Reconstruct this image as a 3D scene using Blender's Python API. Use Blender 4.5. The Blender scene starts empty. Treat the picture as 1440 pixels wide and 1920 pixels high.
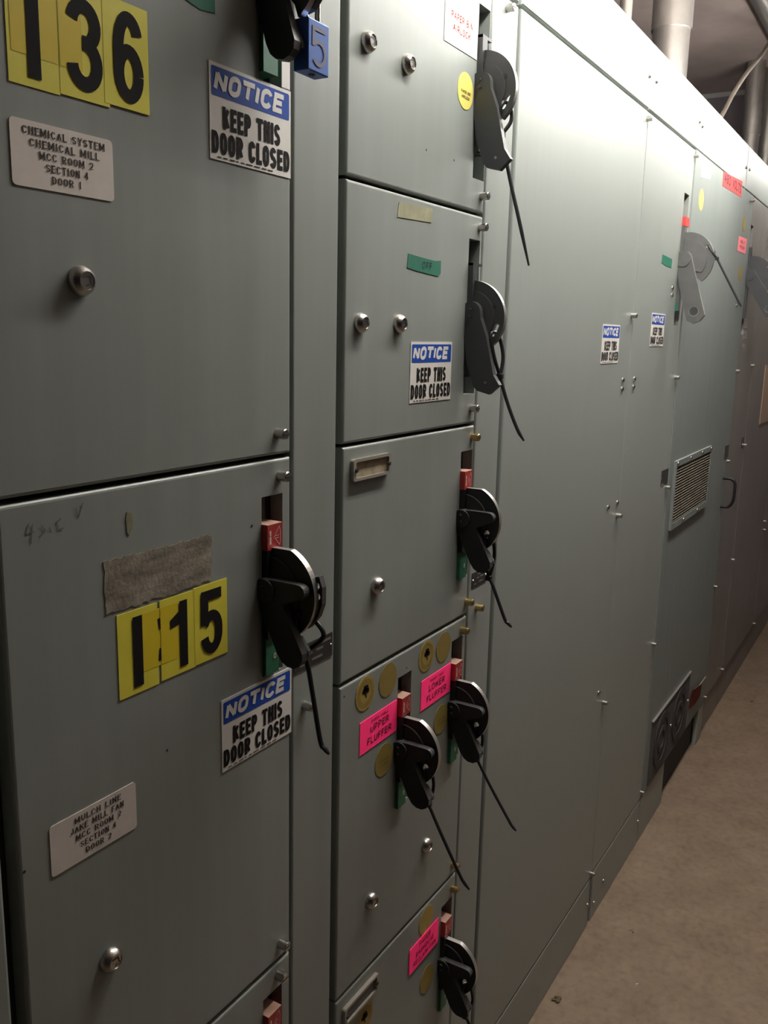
import bpy, bmesh, math, random
from mathutils import Matrix, Vector
from mathutils.geometry import tessellate_polygon

random.seed(7)
scn = bpy.context.scene
COL = scn.collection
PI = math.pi

# ------------------------------------------------------------------ camera
cam_d = bpy.data.cameras.new('camera')
cam_d.sensor_fit = 'VERTICAL'
cam_d.sensor_height = 36.0
cam_d.lens = 31.38
cam_d.clip_start = 0.02
cam = bpy.data.objects.new('camera', cam_d)
COL.objects.link(cam)
yaw, pit, roll = math.radians(58.99184), math.radians(-11.30907), math.radians(1.27557)
fw = Vector((math.sin(yaw) * math.cos(pit), math.cos(yaw) * math.cos(pit), math.sin(pit)))
ri = Vector((math.cos(yaw), -math.sin(yaw), 0))
up = ri.cross(fw)
r2 = ri * math.cos(roll) + up * math.sin(roll)
u2 = up * math.cos(roll) - ri * math.sin(roll)
M = Matrix((r2, u2, -fw)).transposed().to_4x4()
M.translation = Vector((0.0, -0.63829, 1.61431))
cam.matrix_world = M
scn.camera = cam

# ------------------------------------------------------------------ world, exposure
world = bpy.data.worlds.new('dim room air')
scn.world = world
world.use_nodes = True
world.node_tree.nodes['Background'].inputs[0].default_value = (0.85, 0.80, 0.75, 1)
world.node_tree.nodes['Background'].inputs[1].default_value = 0.004
scn.view_settings.view_transform = 'Standard'
scn.view_settings.look = 'None'
scn.view_settings.gamma = 1.0
scn.view_settings.use_curve_mapping = False
scn.view_settings.exposure = 0.0

LAMP_Y, LAMP_Z = -0.265, 2.39
LAMPS = [(0.97, 2.20, 86.0), (2.25, 3.30, 86.0), (3.70, 4.80, 28.0)]  # last entry: unseen far fixture added to brighten the ceiling and far strip


# ------------------------------------------------------------------ materials
def lin(c):
    c = c / 255.0
    return c / 12.92 if c <= 0.04045 else ((c + 0.055) / 1.055) ** 2.4


def mat(name, rgb, rough=0.5, metal=0.0, spec=0.5, noise=0.0, nscale=20.0, bump=0.0, emit=0.0, coat=0.0, stretch=None, rvar=0.0):
    """rgb is linear reflectance; noise mottles the colour, bump gives a grain"""
    m = bpy.data.materials.new(name)
    m.use_nodes = True
    nt = m.node_tree
    b = nt.nodes['Principled BSDF']
    b.inputs['Base Color'].default_value = (*rgb, 1)
    b.inputs['Roughness'].default_value = rough
    b.inputs['Metallic'].default_value = metal
    b.inputs['Specular IOR Level'].default_value = spec
    b.inputs['Coat Weight'].default_value = coat
    if emit:
        b.inputs['Emission Color'].default_value = (1.0, 0.97, 0.92, 1)
        b.inputs['Emission Strength'].default_value = emit
    if noise or bump or rvar:
        tc = nt.nodes.new('ShaderNodeTexCoord')
        mp = nt.nodes.new('ShaderNodeMapping')
        if stretch:
            mp.inputs['Scale'].default_value = stretch
        nt.links.new(tc.outputs['Object'], mp.inputs['Vector'])
        n = nt.nodes.new('ShaderNodeTexNoise')
        n.inputs['Scale'].default_value = nscale
        n.inputs['Detail'].default_value = 6
        n.inputs['Roughness'].default_value = 0.6
        nt.links.new(mp.outputs['Vector'], n.inputs['Vector'])
        if noise:
            mr = nt.nodes.new('ShaderNodeMapRange')
            mr.inputs[1].default_value, mr.inputs[2].default_value = 0.3, 0.7
            mr.inputs[3].default_value, mr.inputs[4].default_value = 1 - noise, 1 + noise
            nt.links.new(n.outputs['Fac'], mr.inputs['Value'])
            vm = nt.nodes.new('ShaderNodeVectorMath')
            vm.operation = 'SCALE'
            vm.inputs[0].default_value = rgb
            nt.links.new(mr.outputs['Result'], vm.inputs['Scale'])
            nt.links.new(vm.outputs['Vector'], b.inputs['Base Color'])
        if rvar:
            mr = nt.nodes.new('ShaderNodeMapRange')
            mr.inputs[1].default_value, mr.inputs[2].default_value = 0.3, 0.7
            mr.inputs[3].default_value, mr.inputs[4].default_value = rough - rvar, rough + rvar
            nt.links.new(n.outputs['Fac'], mr.inputs['Value'])
            nt.links.new(mr.outputs['Result'], b.inputs['Roughness'])
        if bump:
            n2 = nt.nodes.new('ShaderNodeTexNoise')
            n2.inputs['Scale'].default_value = nscale * 9
            n2.inputs['Detail'].default_value = 3
            nt.links.new(tc.outputs['Object'], n2.inputs['Vector'])
            bp = nt.nodes.new('ShaderNodeBump')
            bp.inputs['Strength'].default_value = bump
            bp.inputs['Distance'].default_value = 0.002
            nt.links.new(n2.outputs['Fac'], bp.inputs['Height'])
            nt.links.new(bp.outputs['Normal'], b.inputs['Normal'])
    return m


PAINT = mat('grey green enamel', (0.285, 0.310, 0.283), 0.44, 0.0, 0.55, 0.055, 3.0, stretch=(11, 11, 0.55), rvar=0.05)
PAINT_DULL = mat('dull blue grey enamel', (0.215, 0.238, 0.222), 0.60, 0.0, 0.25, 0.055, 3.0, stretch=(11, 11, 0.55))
PAINT_BROWN = mat('dark brown grey enamel', (0.205, 0.190, 0.172), 0.46, 0.0, 0.5, 0.10, 3.0, stretch=(2.2, 2.2, 0.5))  # darker, browner base colour for the far bays
DARK = mat('dark inside steel', (0.030, 0.030, 0.030), 0.7, noise=0.2)
INNER = mat('inner grey plate', (0.12, 0.125, 0.12), 0.5)
BLACK = mat('black phenolic', (0.017, 0.017, 0.019), 0.42, spec=0.35, noise=0.12, nscale=40)
BLACKGREY = mat('charcoal enamel', (0.040, 0.043, 0.044), 0.45, noise=0.12, nscale=30)
GREYHANDLE = mat('mid grey cast handle', (0.105, 0.105, 0.100), 0.5, noise=0.12, nscale=30)
BRIGHTRIM = mat('bright metal edge', (0.62, 0.60, 0.56), 0.4, 0.9)  # bright metal for quadrant rims and the filter panel strip
RED = mat('red plastic', (0.40, 0.035, 0.032), 0.5, noise=0.1, nscale=60)
REDDUST = mat('dusty pinkish red', (0.46, 0.27, 0.20), 0.8, noise=0.1, nscale=60)
GREEN = mat('green plastic', (0.02, 0.13, 0.065), 0.5, noise=0.2, nscale=60)
PALEINK = mat('pale print', (0.75, 0.50, 0.45), 0.7)
STEEL = mat('nickel steel', (0.55, 0.53, 0.50), 0.28, 1.0)
BRASS = mat('yellow zinc brass', (0.60, 0.44, 0.20), 0.30, 1.0)
SLOTINK = mat('dark slot', (0.02, 0.02, 0.02), 0.6)
WHITE = mat('white vinyl', (0.82, 0.79, 0.73), 0.55, noise=0.03, nscale=30)
CREAM = mat('aged cream card', (0.76, 0.69, 0.62), 0.6, noise=0.08, nscale=25)
BLUE = mat('sign blue', (0.018, 0.075, 0.40), 0.6, spec=0.18)
INK = mat('black ink', (0.016, 0.014, 0.014), 0.75, spec=0.1)
SERIFINK = mat('faded black ink', (0.055, 0.045, 0.04), 0.75, spec=0.1)
YELLOW = mat('yellow vinyl', (0.84, 0.75, 0.075), 0.5, noise=0.05, nscale=30)
YELLOWDEEP = mat('doubled yellow vinyl', (0.80, 0.62, 0.025), 0.5)
YELLOWFAINT = mat('faint olive print', (0.42, 0.38, 0.06), 0.5)
# fluorescent dye, with red exaggerated past full reflectance so the cards glow
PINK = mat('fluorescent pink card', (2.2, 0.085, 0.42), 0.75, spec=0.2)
PALEPINK = mat('pale pink card', (0.95, 0.24, 0.28), 0.7)
PINKINK = mat('ink on pink', (0.10, 0.012, 0.03), 0.7)
GOLD = mat('gold foil paper', (0.42, 0.30, 0.07), 0.5, noise=0.08, nscale=60)
GOLDDARK = mat('brown print on gold', (0.20, 0.14, 0.03), 0.6)
GOLDDULL = mat('dull gold paper', (0.30, 0.22, 0.055), 0.55, noise=0.10, nscale=60)
LEMON = mat('lemon yellow paper', (0.80, 0.68, 0.16), 0.5)
GREENTAPE = mat('green tape', (0.012, 0.14, 0.085), 0.6, noise=0.1, nscale=40)
REDTAPE = mat('red tape', (0.62, 0.055, 0.05), 0.6)
REDINK = mat('red print', (0.30, 0.045, 0.035), 0.7, spec=0.15)
RESIDUE = mat('old glue', (0.320, 0.310, 0.195), 0.7, noise=0.2, nscale=50)
PAPERTORN = mat('torn paper backing', (0.250, 0.220, 0.170), 0.9, noise=0.55, nscale=24, bump=0.22, stretch=(1, 1, 3.5))
PLATEINK = mat('engraved dark plate', (0.035, 0.033, 0.032), 0.4, noise=0.2, nscale=60)
PLATELIGHT = mat('worn plate field', (0.20, 0.19, 0.18), 0.4)
BUFF = mat('buff insert', (0.36, 0.30, 0.20), 0.7, noise=0.25, nscale=60)
CLEAR = mat('yellowed clear plastic', (0.34, 0.31, 0.26), 0.25, coat=0.4)
LOCKBLUE = mat('blue anodised', (0.045, 0.125, 0.40), 0.42, 0.35, noise=0.10, nscale=40)
LOCKMARK = mat('scuffed brown grey', (0.12, 0.12, 0.20), 0.6)
CHROME = mat('shackle steel', (0.65, 0.62, 0.58), 0.2, 1.0)
GALV = mat('galvanised steel', (0.62, 0.60, 0.56), 0.36, 0.85, noise=0.10, nscale=14)
FLEX = mat('tan grey cable', (0.42, 0.38, 0.32), 0.6)
MESHBROWN = mat('dusty grille slat', (0.17, 0.15, 0.115), 0.7, noise=0.2, nscale=40)
CARDBOARD = mat('tan board', (0.40, 0.29, 0.21), 0.8)
DEBRIS = mat('dry crumb', (0.10, 0.075, 0.035), 0.9)
DUSTSPECK = mat('white grit', (0.6, 0.55, 0.48), 0.9)
FIXTURE = mat('white lamp housing', (0.7, 0.7, 0.68), 0.5)
SCRIBBLE = mat('faded pencil', (0.15, 0.155, 0.145), 0.7)


def concrete():
    m = bpy.data.materials.new('brown concrete')
    m.use_nodes = True
    nt = m.node_tree
    b = nt.nodes['Principled BSDF']
    b.inputs['Roughness'].default_value = 0.72
    b.inputs['Specular IOR Level'].default_value = 0.3
    tc = nt.nodes.new('ShaderNodeTexCoord')
    n1 = nt.nodes.new('ShaderNodeTexNoise')
    n1.inputs['Scale'].default_value = 8
    n1.inputs['Detail'].default_value = 9
    n1.inputs['Roughness'].default_value = 0.65
    n2 = nt.nodes.new('ShaderNodeTexNoise')
    n2.inputs['Scale'].default_value = 46
    n2.inputs['Detail'].default_value = 6
    for n in (n1, n2):
        nt.links.new(tc.outputs['Object'], n.inputs['Vector'])
    cr = nt.nodes.new('ShaderNodeValToRGB')
    cr.color_ramp.elements[0].position = 0.32
    cr.color_ramp.elements[1].position = 0.70
    cr.color_ramp.elements[0].color = (0.165, 0.118, 0.080, 1)
    cr.color_ramp.elements[1].color = (0.235, 0.172, 0.118, 1)
    nt.links.new(n1.outputs['Fac'], cr.inputs['Fac'])
    mx = nt.nodes.new('ShaderNodeMix')
    mx.data_type = 'RGBA'
    mx.blend_type = 'MULTIPLY'
    mx.inputs['Factor'].default_value = 0.5
    cr2 = nt.nodes.new('ShaderNodeValToRGB')
    cr2.color_ramp.elements[0].position = 0.25
    cr2.color_ramp.elements[0].color = (0.55, 0.52, 0.50, 1)
    cr2.color_ramp.elements[1].position = 0.55
    cr2.color_ramp.elements[1].color = (1, 1, 1, 1)
    nt.links.new(n2.outputs['Fac'], cr2.inputs['Fac'])
    nt.links.new(cr.outputs['Color'], mx.inputs['A'])
    nt.links.new(cr2.outputs['Color'], mx.inputs['B'])
    nt.links.new(mx.outputs['Result'], b.inputs['Base Color'])
    bp = nt.nodes.new('ShaderNodeBump')
    bp.inputs['Strength'].default_value = 0.25
    bp.inputs['Distance'].default_value = 0.004
    nt.links.new(n2.outputs['Fac'], bp.inputs['Height'])
    nt.links.new(bp.outputs['Normal'], b.inputs['Normal'])
    return m


CONCRETE = concrete()
CEIL = mat('stained ceiling board', (0.66, 0.54, 0.49), 0.55, noise=0.22, nscale=2.2)
WALL = mat('dull wall paint', (0.05, 0.044, 0.042), 0.8, noise=0.1, nscale=3)


# ------------------------------------------------------------------ object helpers
def obj(name, bm, m, parent=None, loc=None, smooth=False):
    me = bpy.data.meshes.new(name)
    bm.normal_update()
    bm.to_mesh(me)
    bm.free()
    ms = m if isinstance(m, (list, tuple)) else [m]
    for k in ms:
        me.materials.append(k)
    if smooth:
        for p in me.polygons:
            p.use_smooth = True
        try:
            me.set_sharp_from_angle(angle=math.radians(38))
        except Exception:
            pass
    o = bpy.data.objects.new(name, me)
    COL.objects.link(o)
    if loc is not None:
        o.location = loc
    if parent is not None:
        o.parent = parent
    return o


def share(name, src, parent, loc=None, label=None):
    o = bpy.data.objects.new(name, src.data)
    COL.objects.link(o)
    if loc is not None:
        o.location = loc
    o.parent = parent
    if label:
        o['label'] = label
    return o


def tag(o, label, cat, group=None):
    o['label'] = label
    o['category'] = cat
    if group:
        o['group'] = group
    return o


def thing(name, label, cat, loc=(0, 0, 0), group=None):
    o = bpy.data.objects.new(name, None)
    o.empty_display_size = 0.05
    COL.objects.link(o)
    o.location = loc
    return tag(o, label, cat, group)


def struct(name, bm, m):
    o = obj(name, bm, m)
    o['kind'] = 'structure'
    return o


def bx(bm, x0, x1, y0, y1, z0, z1, mi=0):
    v = [bm.verts.new((x, y, z)) for x in (x0, x1) for y in (y0, y1) for z in (z0, z1)]
    for f in ((0, 1, 3, 2), (4, 6, 7, 5), (0, 4, 5, 1), (2, 3, 7, 6), (0, 2, 6, 4), (1, 5, 7, 3)):
        fc = bm.faces.new([v[i] for i in f])
        fc.material_index = mi
    return v


def box(x0, x1, y0, y1, z0, z1, bevel=0.0):
    bm = bmesh.new()
    bx(bm, x0, x1, y0, y1, z0, z1)
    bmesh.ops.recalc_face_normals(bm, faces=bm.faces)
    if bevel:
        bmesh.ops.bevel(bm, geom=list(bm.edges), offset=bevel, segments=2, profile=0.5, affect='EDGES')
    return bm


def prism(bm, loops, a, b, axis, mi=0, side_mi=None):
    """extrude a 2-D outline (first loop outer, others holes) between a and b on one axis.
    axis 'x': loops are (y, z); axis 'y': loops are (x, z); axis 'z': (x, y)"""
    def P(p, t):
        if axis == 'x':
            return (t, p[0], p[1])
        if axis == 'y':
            return (p[0], t, p[1])
        return (p[0], p[1], t)
    tris = tessellate_polygon([[Vector((p[0], p[1], 0)) for p in lp] for lp in loops])
    flat = [p for lp in loops for p in lp]
    va = [bm.verts.new(P(p, a)) for p in flat]
    vb = [bm.verts.new(P(p, b)) for p in flat]
    fs = []
    for t in tris:
        try:
            fs.append(bm.faces.new([va[i] for i in t]))
            fs.append(bm.faces.new([vb[i] for i in reversed(t)]))
        except ValueError:
            pass
    for f in fs:
        f.material_index = mi
    k = 0
    sm = mi if side_mi is None else side_mi
    for lp in loops:
        n = len(lp)
        for i in range(n):
            j = (i + 1) % n
            f = bm.faces.new((va[k + i], va[k + j], vb[k + j], vb[k + i]))
            f.material_index = sm
        k += n


def finish(bm):
    bmesh.ops.recalc_face_normals(bm, faces=bm.faces)
    return bm


def arc(cx, cz, r, a0, a1, n=16):
    return [(cx + r * math.cos(math.radians(a0 + (a1 - a0) * i / n)), cz + r * math.sin(math.radians(a0 + (a1 - a0) * i / n))) for i in range(n + 1)]


def circ(cx, cz, r, n=24):
    return arc(cx, cz, r, 0, 360, n)[:-1]


def rrect(x0, x1, z0, z1, r, n=5):
    return (arc(x1 - r, z1 - r, r, 0, 90, n) + arc(x0 + r, z1 - r, r, 90, 180, n) + arc(x0 + r, z0 + r, r, 180, 270, n) + arc(x1 - r, z0 + r, r, 270, 360, n))


def lathe_y(bm, cx, cz, prof, n=24, mi=0):
    """profile (radius, y) turned about the y axis at cx, cz"""
    rings = []
    for r, y in prof:
        if r < 1e-6:
            rings.append([bm.verts.new((cx, y, cz))])
        else:
            rings.append([bm.verts.new((cx + r * math.cos(2 * PI * i / n), y, cz + r * math.sin(2 * PI * i / n))) for i in range(n)])
    for a, b in zip(rings, rings[1:]):
        for i in range(n):
            j = (i + 1) % n
            if len(a) == 1 and len(b) == 1:
                continue
            if len(a) == 1:
                f = bm.faces.new((a[0], b[i], b[j]))
            elif len(b) == 1:
                f = bm.faces.new((a[i], b[0], a[j]))
            else:
                f = bm.faces.new((a[i], b[i], b[j], a[j]))
            f.material_index = mi


def tube(bm, pts, r, n=8, mi=0, taper=None):
    """round bar swept along points"""
    P = [Vector(p) for p in pts]
    rings = []
    prev = None
    for i, p in enumerate(P):
        d = (P[min(i + 1, len(P) - 1)] - P[max(i - 1, 0)]).normalized()
        if prev is None:
            a = d.orthogonal().normalized()
        else:
            a = (prev - d * prev.dot(d)).normalized()
        prev = a
        b = d.cross(a)
        rr = r if taper is None else r * taper[i]
        rings.append([bm.verts.new(p + (a * math.cos(2 * PI * k / n) + b * math.sin(2 * PI * k / n)) * rr) for k in range(n)])
    for a, b in zip(rings, rings[1:]):
        for k in range(n):
            j = (k + 1) % n
            f = bm.faces.new((a[k], a[j], b[j], b[k]))
            f.material_index = mi
    bm.faces.new(list(reversed(rings[0]))).material_index = mi
    bm.faces.new(rings[-1]).material_index = mi


def smoothpath(pts, n=6):
    """Catmull-Rom through the points"""
    P = [Vector(p) for p in pts]
    P = [P[0] * 2 - P[1]] + P + [P[-1] * 2 - P[-2]]
    out = []
    for i in range(1, len(P) - 2):
        for k in range(n):
            t = k / n
            a, b, c, d = P[i - 1], P[i], P[i + 1], P[i + 2]
            out.append(0.5 * ((2 * b) + (c - a) * t + (2 * a - 5 * b + 4 * c - d) * t * t + (3 * b - a - 3 * c + d) * t ** 3))
    out.append(P[-2])
    return out


# ------------------------------------------------------------------ lettering (flat print built from strokes)
def A(cx, cy, rx, ry, a0, a1, n=12):
    return [(cx + rx * math.cos(math.radians(a0 + (a1 - a0) * i / n)), cy + ry * math.sin(math.radians(a0 + (a1 - a0) * i / n))) for i in range(n + 1)]


def bowl(z0, z1, x1=1.0, x0=0.0):
    h = (z1 - z0) / 2
    rx = min(0.5, x1 - x0)
    return [(x0, z1), (x1 - rx, z1)] + A(x1 - rx, z0 + h, rx, h, 90, -90)[1:] + [(x0, z0)]


def stad(r=0.32):
    return A(0.5, 1 - r, 0.5, r, 180, 0) + A(0.5, r, 0.5, r, 0, -180)


G = {
    'A': [[(0, 0), (0.5, 1), (1, 0)], [(0.18, 0.34), (0.82, 0.34)]],
    'B': [[(0, 0), (0, 1)], bowl(0.52, 1, 0.92), bowl(0, 0.52, 1)],
    'C': [A(0.5, 0.68, 0.5, 0.32, 0, 180)[1:] + A(0.5, 0.32, 0.5, 0.32, 180, 360)[:-1]],
    'D': [[(0, 0), (0, 1)], bowl(0, 1, 1)],
    'E': [[(0, 0), (0, 1)], [(0, 1), (1, 1)], [(0, 0.52), (0.85, 0.52)], [(0, 0), (1, 0)]],
    'F': [[(0, 0), (0, 1)], [(0, 1), (1, 1)], [(0, 0.5), (0.85, 0.5)]],
    'G': [A(0.5, 0.68, 0.5, 0.32, 15, 180) + A(0.5, 0.32, 0.5, 0.32, 180, 360) + [(1, 0.46)], [(1, 0.46), (0.55, 0.46)]],
    'H': [[(0, 0), (0, 1)], [(1, 0), (1, 1)], [(0, 0.5), (1, 0.5)]],
    'I': [[(0.5, 0), (0.5, 1)]],
    'J': [[(1, 1), (1, 0.3)] + A(0.5, 0.3, 0.5, 0.3, 0, -180)[1:]],
    'K': [[(0, 0), (0, 1)], [(0.1, 0.40), (1, 1)], [(0.40, 0.62), (1, 0)]],
    'L': [[(0, 1), (0, 0)], [(0, 0), (1, 0)]],
    'M': [[(0, 0), (0, 1)], [(0, 1), (0.5, 0.1)], [(0.5, 0.1), (1, 1)], [(1, 1), (1, 0)]],
    'N': [[(0, 0), (0, 1)], [(0, 1), (1, 0)], [(1, 0), (1, 1)]],
    'O': [stad() + [stad()[0]]],
    'P': [[(0, 0), (0, 1)], bowl(0.46, 1, 1)],
    'R': [[(0, 0), (0, 1)], bowl(0.48, 1, 1), [(0.5, 0.48), (1, 0)]],
    'S': [A(0.5, 0.755, 0.5, 0.245, 20, 180) + [(0.04, 0.68), (0.25, 0.55), (0.75, 0.44), (0.96, 0.34)] + A(0.5, 0.245, 0.5, 0.245, 0, -160)],
    'T': [[(0, 1), (1, 1)], [(0.5, 0), (0.5, 1)]],
    'U': [[(0, 1), (0, 0.3)] + A(0.5, 0.3, 0.5, 0.3, 180, 360)[1:] + [(1, 1)]],
    'V': [[(0, 1), (0.5, 0), (1, 1)]],
    'W': [[(0, 1), (0.26, 0)], [(0.26, 0), (0.5, 0.9)], [(0.5, 0.9), (0.74, 0)], [(0.74, 0), (1, 1)]],
    'Y': [[(0, 1), (0.5, 0.5)], [(1, 1), (0.5, 0.5)], [(0.5, 0.5), (0.5, 0)]],
    '0': [stad() + [stad()[0]]],
    '1': [[(0.55, 0), (0.55, 1)], [(0.55, 0.98), (0.22, 0.80)]],
    '2': [A(0.5, 0.7, 0.5, 0.3, 165, 0) + [(0.98, 0.58), (0.7, 0.36), (0.25, 0.17), (0, 0)], [(0, 0), (1, 0)]],
    '4': [[(0.72, 0), (0.72, 1)], [(0.72, 1), (0, 0.28)], [(0, 0.28), (1, 0.28)]],
    '8': [A(0.5, 0.76, 0.45, 0.24, 0, 360), A(0.5, 0.26, 0.5, 0.26, 0, 360)],
    '-': [[(0.1, 0.45), (0.9, 0.45)]],
}
WIDE = {'I': 0.36, 'M': 1.25, 'W': 1.35, '1': 0.7, '-': 0.6, 'E': 0.88, 'F': 0.84, 'L': 0.84, 'J': 0.8}


_layer = 0


def stroke(bm, pts, w, y, thin=None, square=True, mi=0):
    """thick polyline lying in the plane y; thin gives a thinner width for horizontal runs"""
    global _layer
    _layer = (_layer + 1) % 12
    y -= 0.000012 * _layer   # overlapping strokes must not share one plane
    P = [Vector((p[0], p[1])) for p in pts]
    Q = [P[0]]
    for p in P[1:]:
        if (p - Q[-1]).length > 1e-6:
            Q.append(p)
    P = Q
    if len(P) < 2:
        return
    runs, cur = [], [P[0], P[1]]
    for i in range(2, len(P)):
        d0, d1 = (P[i - 1] - P[i - 2]).normalized(), (P[i] - P[i - 1]).normalized()
        if d0.dot(d1) < 0.72:
            runs.append(cur)
            cur = [P[i - 1], P[i]]
        else:
            cur.append(P[i])
    runs.append(cur)
    for R in runs:
        R = [p.copy() for p in R]
        hw = w / 2
        if square and len(R) == 2:
            d = (R[1] - R[0]).normalized()
            if min(abs(d.x), abs(d.y)) < 0.12:
                R[0] -= d * hw
                R[1] += d * hw
        L, Rr = [], []
        for i, p in enumerate(R):
            d = (R[min(i + 1, len(R) - 1)] - R[max(i - 1, 0)]).normalized()
            ww = hw
            if thin is not None:
                ww = 0.5 * (thin + (w - thin) * abs(d.y))
            nn = Vector((-d.y, d.x)) * ww
            L.append(p + nn)
            Rr.append(p - nn)
        vl = [bm.verts.new((p.x, y, p.y)) for p in L]
        vr = [bm.verts.new((p.x, y, p.y)) for p in Rr]
        for i in range(len(R) - 1):
            f = bm.faces.new((vl[i], vr[i], vr[i + 1], vl[i + 1]))
            f.material_index = mi


def text(bm, s, cx, z, h, width, sw, y, slant=0.0, serif=False, gap=None):
    """centre the string at cx on baseline z, letters h tall, whole line width wide"""
    units = []
    for c in s:
        units.append(0.55 if c == ' ' else WIDE.get(c, 1.0))
    n = len(s)
    gfrac = 0.22 if gap is None else gap
    tot = sum(units) + gfrac * (n - 1)
    k = width / tot
    x = cx - width / 2
    for c, u in zip(s, units):
        if c != ' ' and c in G:
            W_ = u * k
            hs = sw / 2
            for pl in G[c]:
                q = []
                for (a, b) in pl:
                    px = x + (W_ / 2 if c == 'I' else hs + a * max(W_ - sw, 1e-5))
                    pz = z + hs + b * (h - sw)
                    q.append((px + slant * (pz - z), pz))
                stroke(bm, q, sw, y, thin=sw * 0.45 if serif else None)
            if serif:
                sl = min(0.16 * h, W_ * 0.5)
                for pl in G[c]:
                    for (a, b) in (pl[0], pl[-1]):
                        if b in (0, 1) and c not in 'CGOSU01248' or (c == 'U' and b == 1):
                            px = x + (W_ / 2 if c == 'I' else hs + a * (W_ - sw))
                            pz = z + (sw * 0.2 if b == 0 else h - sw * 0.2)
                            stroke(bm, [(px - sl, pz), (px + sl, pz)], sw * 0.4, y, square=False)
        x += (u + gfrac) * k


BACK = -0.0007   # face of a sticker lying on a door
PRINT = -0.0010  # print lying on the sticker


def plate_bm(w, h, r=0.0, t=0.0007):
    bm = bmesh.new()
    lp = rrect(-w / 2, w / 2, -h / 2, h / 2, r) if r else [(-w / 2, -h / 2), (w / 2, -h / 2), (w / 2, h / 2), (-w / 2, h / 2)]
    prism(bm, [lp], 0.0, -t, 'y')
    return finish(bm)


def sticker(name, label, cat, x0, x1, z0, z1, m, r=0.0, tilt=0.0, group=None, bm=None, y=-0.0001):
    o = obj(name, bm or plate_bm(x1 - x0, z1 - z0, r), m, loc=((x0 + x1) / 2, y, (z0 + z1) / 2))
    o.rotation_euler = (0, tilt, 0)
    return tag(o, label, cat, group)


def printed(parent, name, m, fn, label=None):
    bm = bmesh.new()
    fn(bm)
    o = obj(name, bm, m, parent)
    if label:
        o['label'] = label
    return o


# ================================================================== SETTING
bm = bmesh.new(); bx(bm, -2.2, 5.75, -2.3, 1.1, -0.08, 0.0); struct('floor', finish(bm), CONCRETE)
bm = bmesh.new(); bx(bm, -2.2, 5.75, -2.3, 1.1, 3.0, 3.08); struct('ceiling', finish(bm), CEIL)
bm = bmesh.new(); bx(bm, 5.65, 5.75, -2.3, 1.1, 0.0, 3.0); struct('wall_end', finish(bm), mat('grey violet wall', (0.34, 0.30, 0.32), 0.8, noise=0.1, nscale=3))
bm = bmesh.new(); bx(bm, -2.2, 5.65, 1.0, 1.1, 0.0, 3.0); struct('wall_back', finish(bm), WALL)
bm = bmesh.new(); bx(bm, -2.2, 5.65, -2.3, -2.2, 0.0, 3.0); struct('wall_front', finish(bm), WALL)
bm = bmesh.new(); bx(bm, -2.3, -2.2, -2.3, 1.1, 0.0, 3.0); struct('wall_near', finish(bm), WALL)
bm = bmesh.new(); bx(bm, 5.635, 5.65, -2.2, 1.0, 2.975, 3.0); struct('trim_1', finish(bm), FIXTURE)

# lamps over the aisle
for i, (a, b, power) in enumerate(LAMPS):
    lab = ('white fluorescent fixture lighting the near cabinets', 'white fluorescent fixture in the middle of the row over the aisle', 'white fluorescent fixture, unseen, added to brighten the far cabinets and ceiling')[i]
    t = thing('fluorescent_fixture', lab, 'lamp', ((a + b) / 2, LAMP_Y, LAMP_Z), 'fluorescent fixtures over the aisle')
    L = (b - a) / 2
    TUBE = mat('lit fluorescent tube', (0.9, 0.9, 0.9), 0.5, emit=power)
    bm = bmesh.new()
    prism(bm, [[(-0.022, 0.045), (-0.016, 0.085), (0.016, 0.085), (0.022, 0.045)]], -L, L, 'x')
    for s in (-L + 0.012, L - 0.012):
        bx(bm, s - 0.012, s + 0.012, -0.04, 0.04, -0.015, 0.0455)
    obj('housing', finish(bm), FIXTURE, t)
    for s in (-0.028, 0.028):
        bm = bmesh.new()
        tube(bm, [(-L + 0.024, s, 0.0), (L - 0.024, s, 0.0)], 0.013, 12)
        obj('tube', finish(bm), TUBE, t, smooth=True)
    for s in (-L + 0.1, L - 0.1):
        bm = bmesh.new()
        tube(bm, [(s, 0, 0.085), (s, 0, 3.0 - LAMP_Z)], 0.004, 6)
        obj('hanger_rod', finish(bm), STEEL, t)


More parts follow.
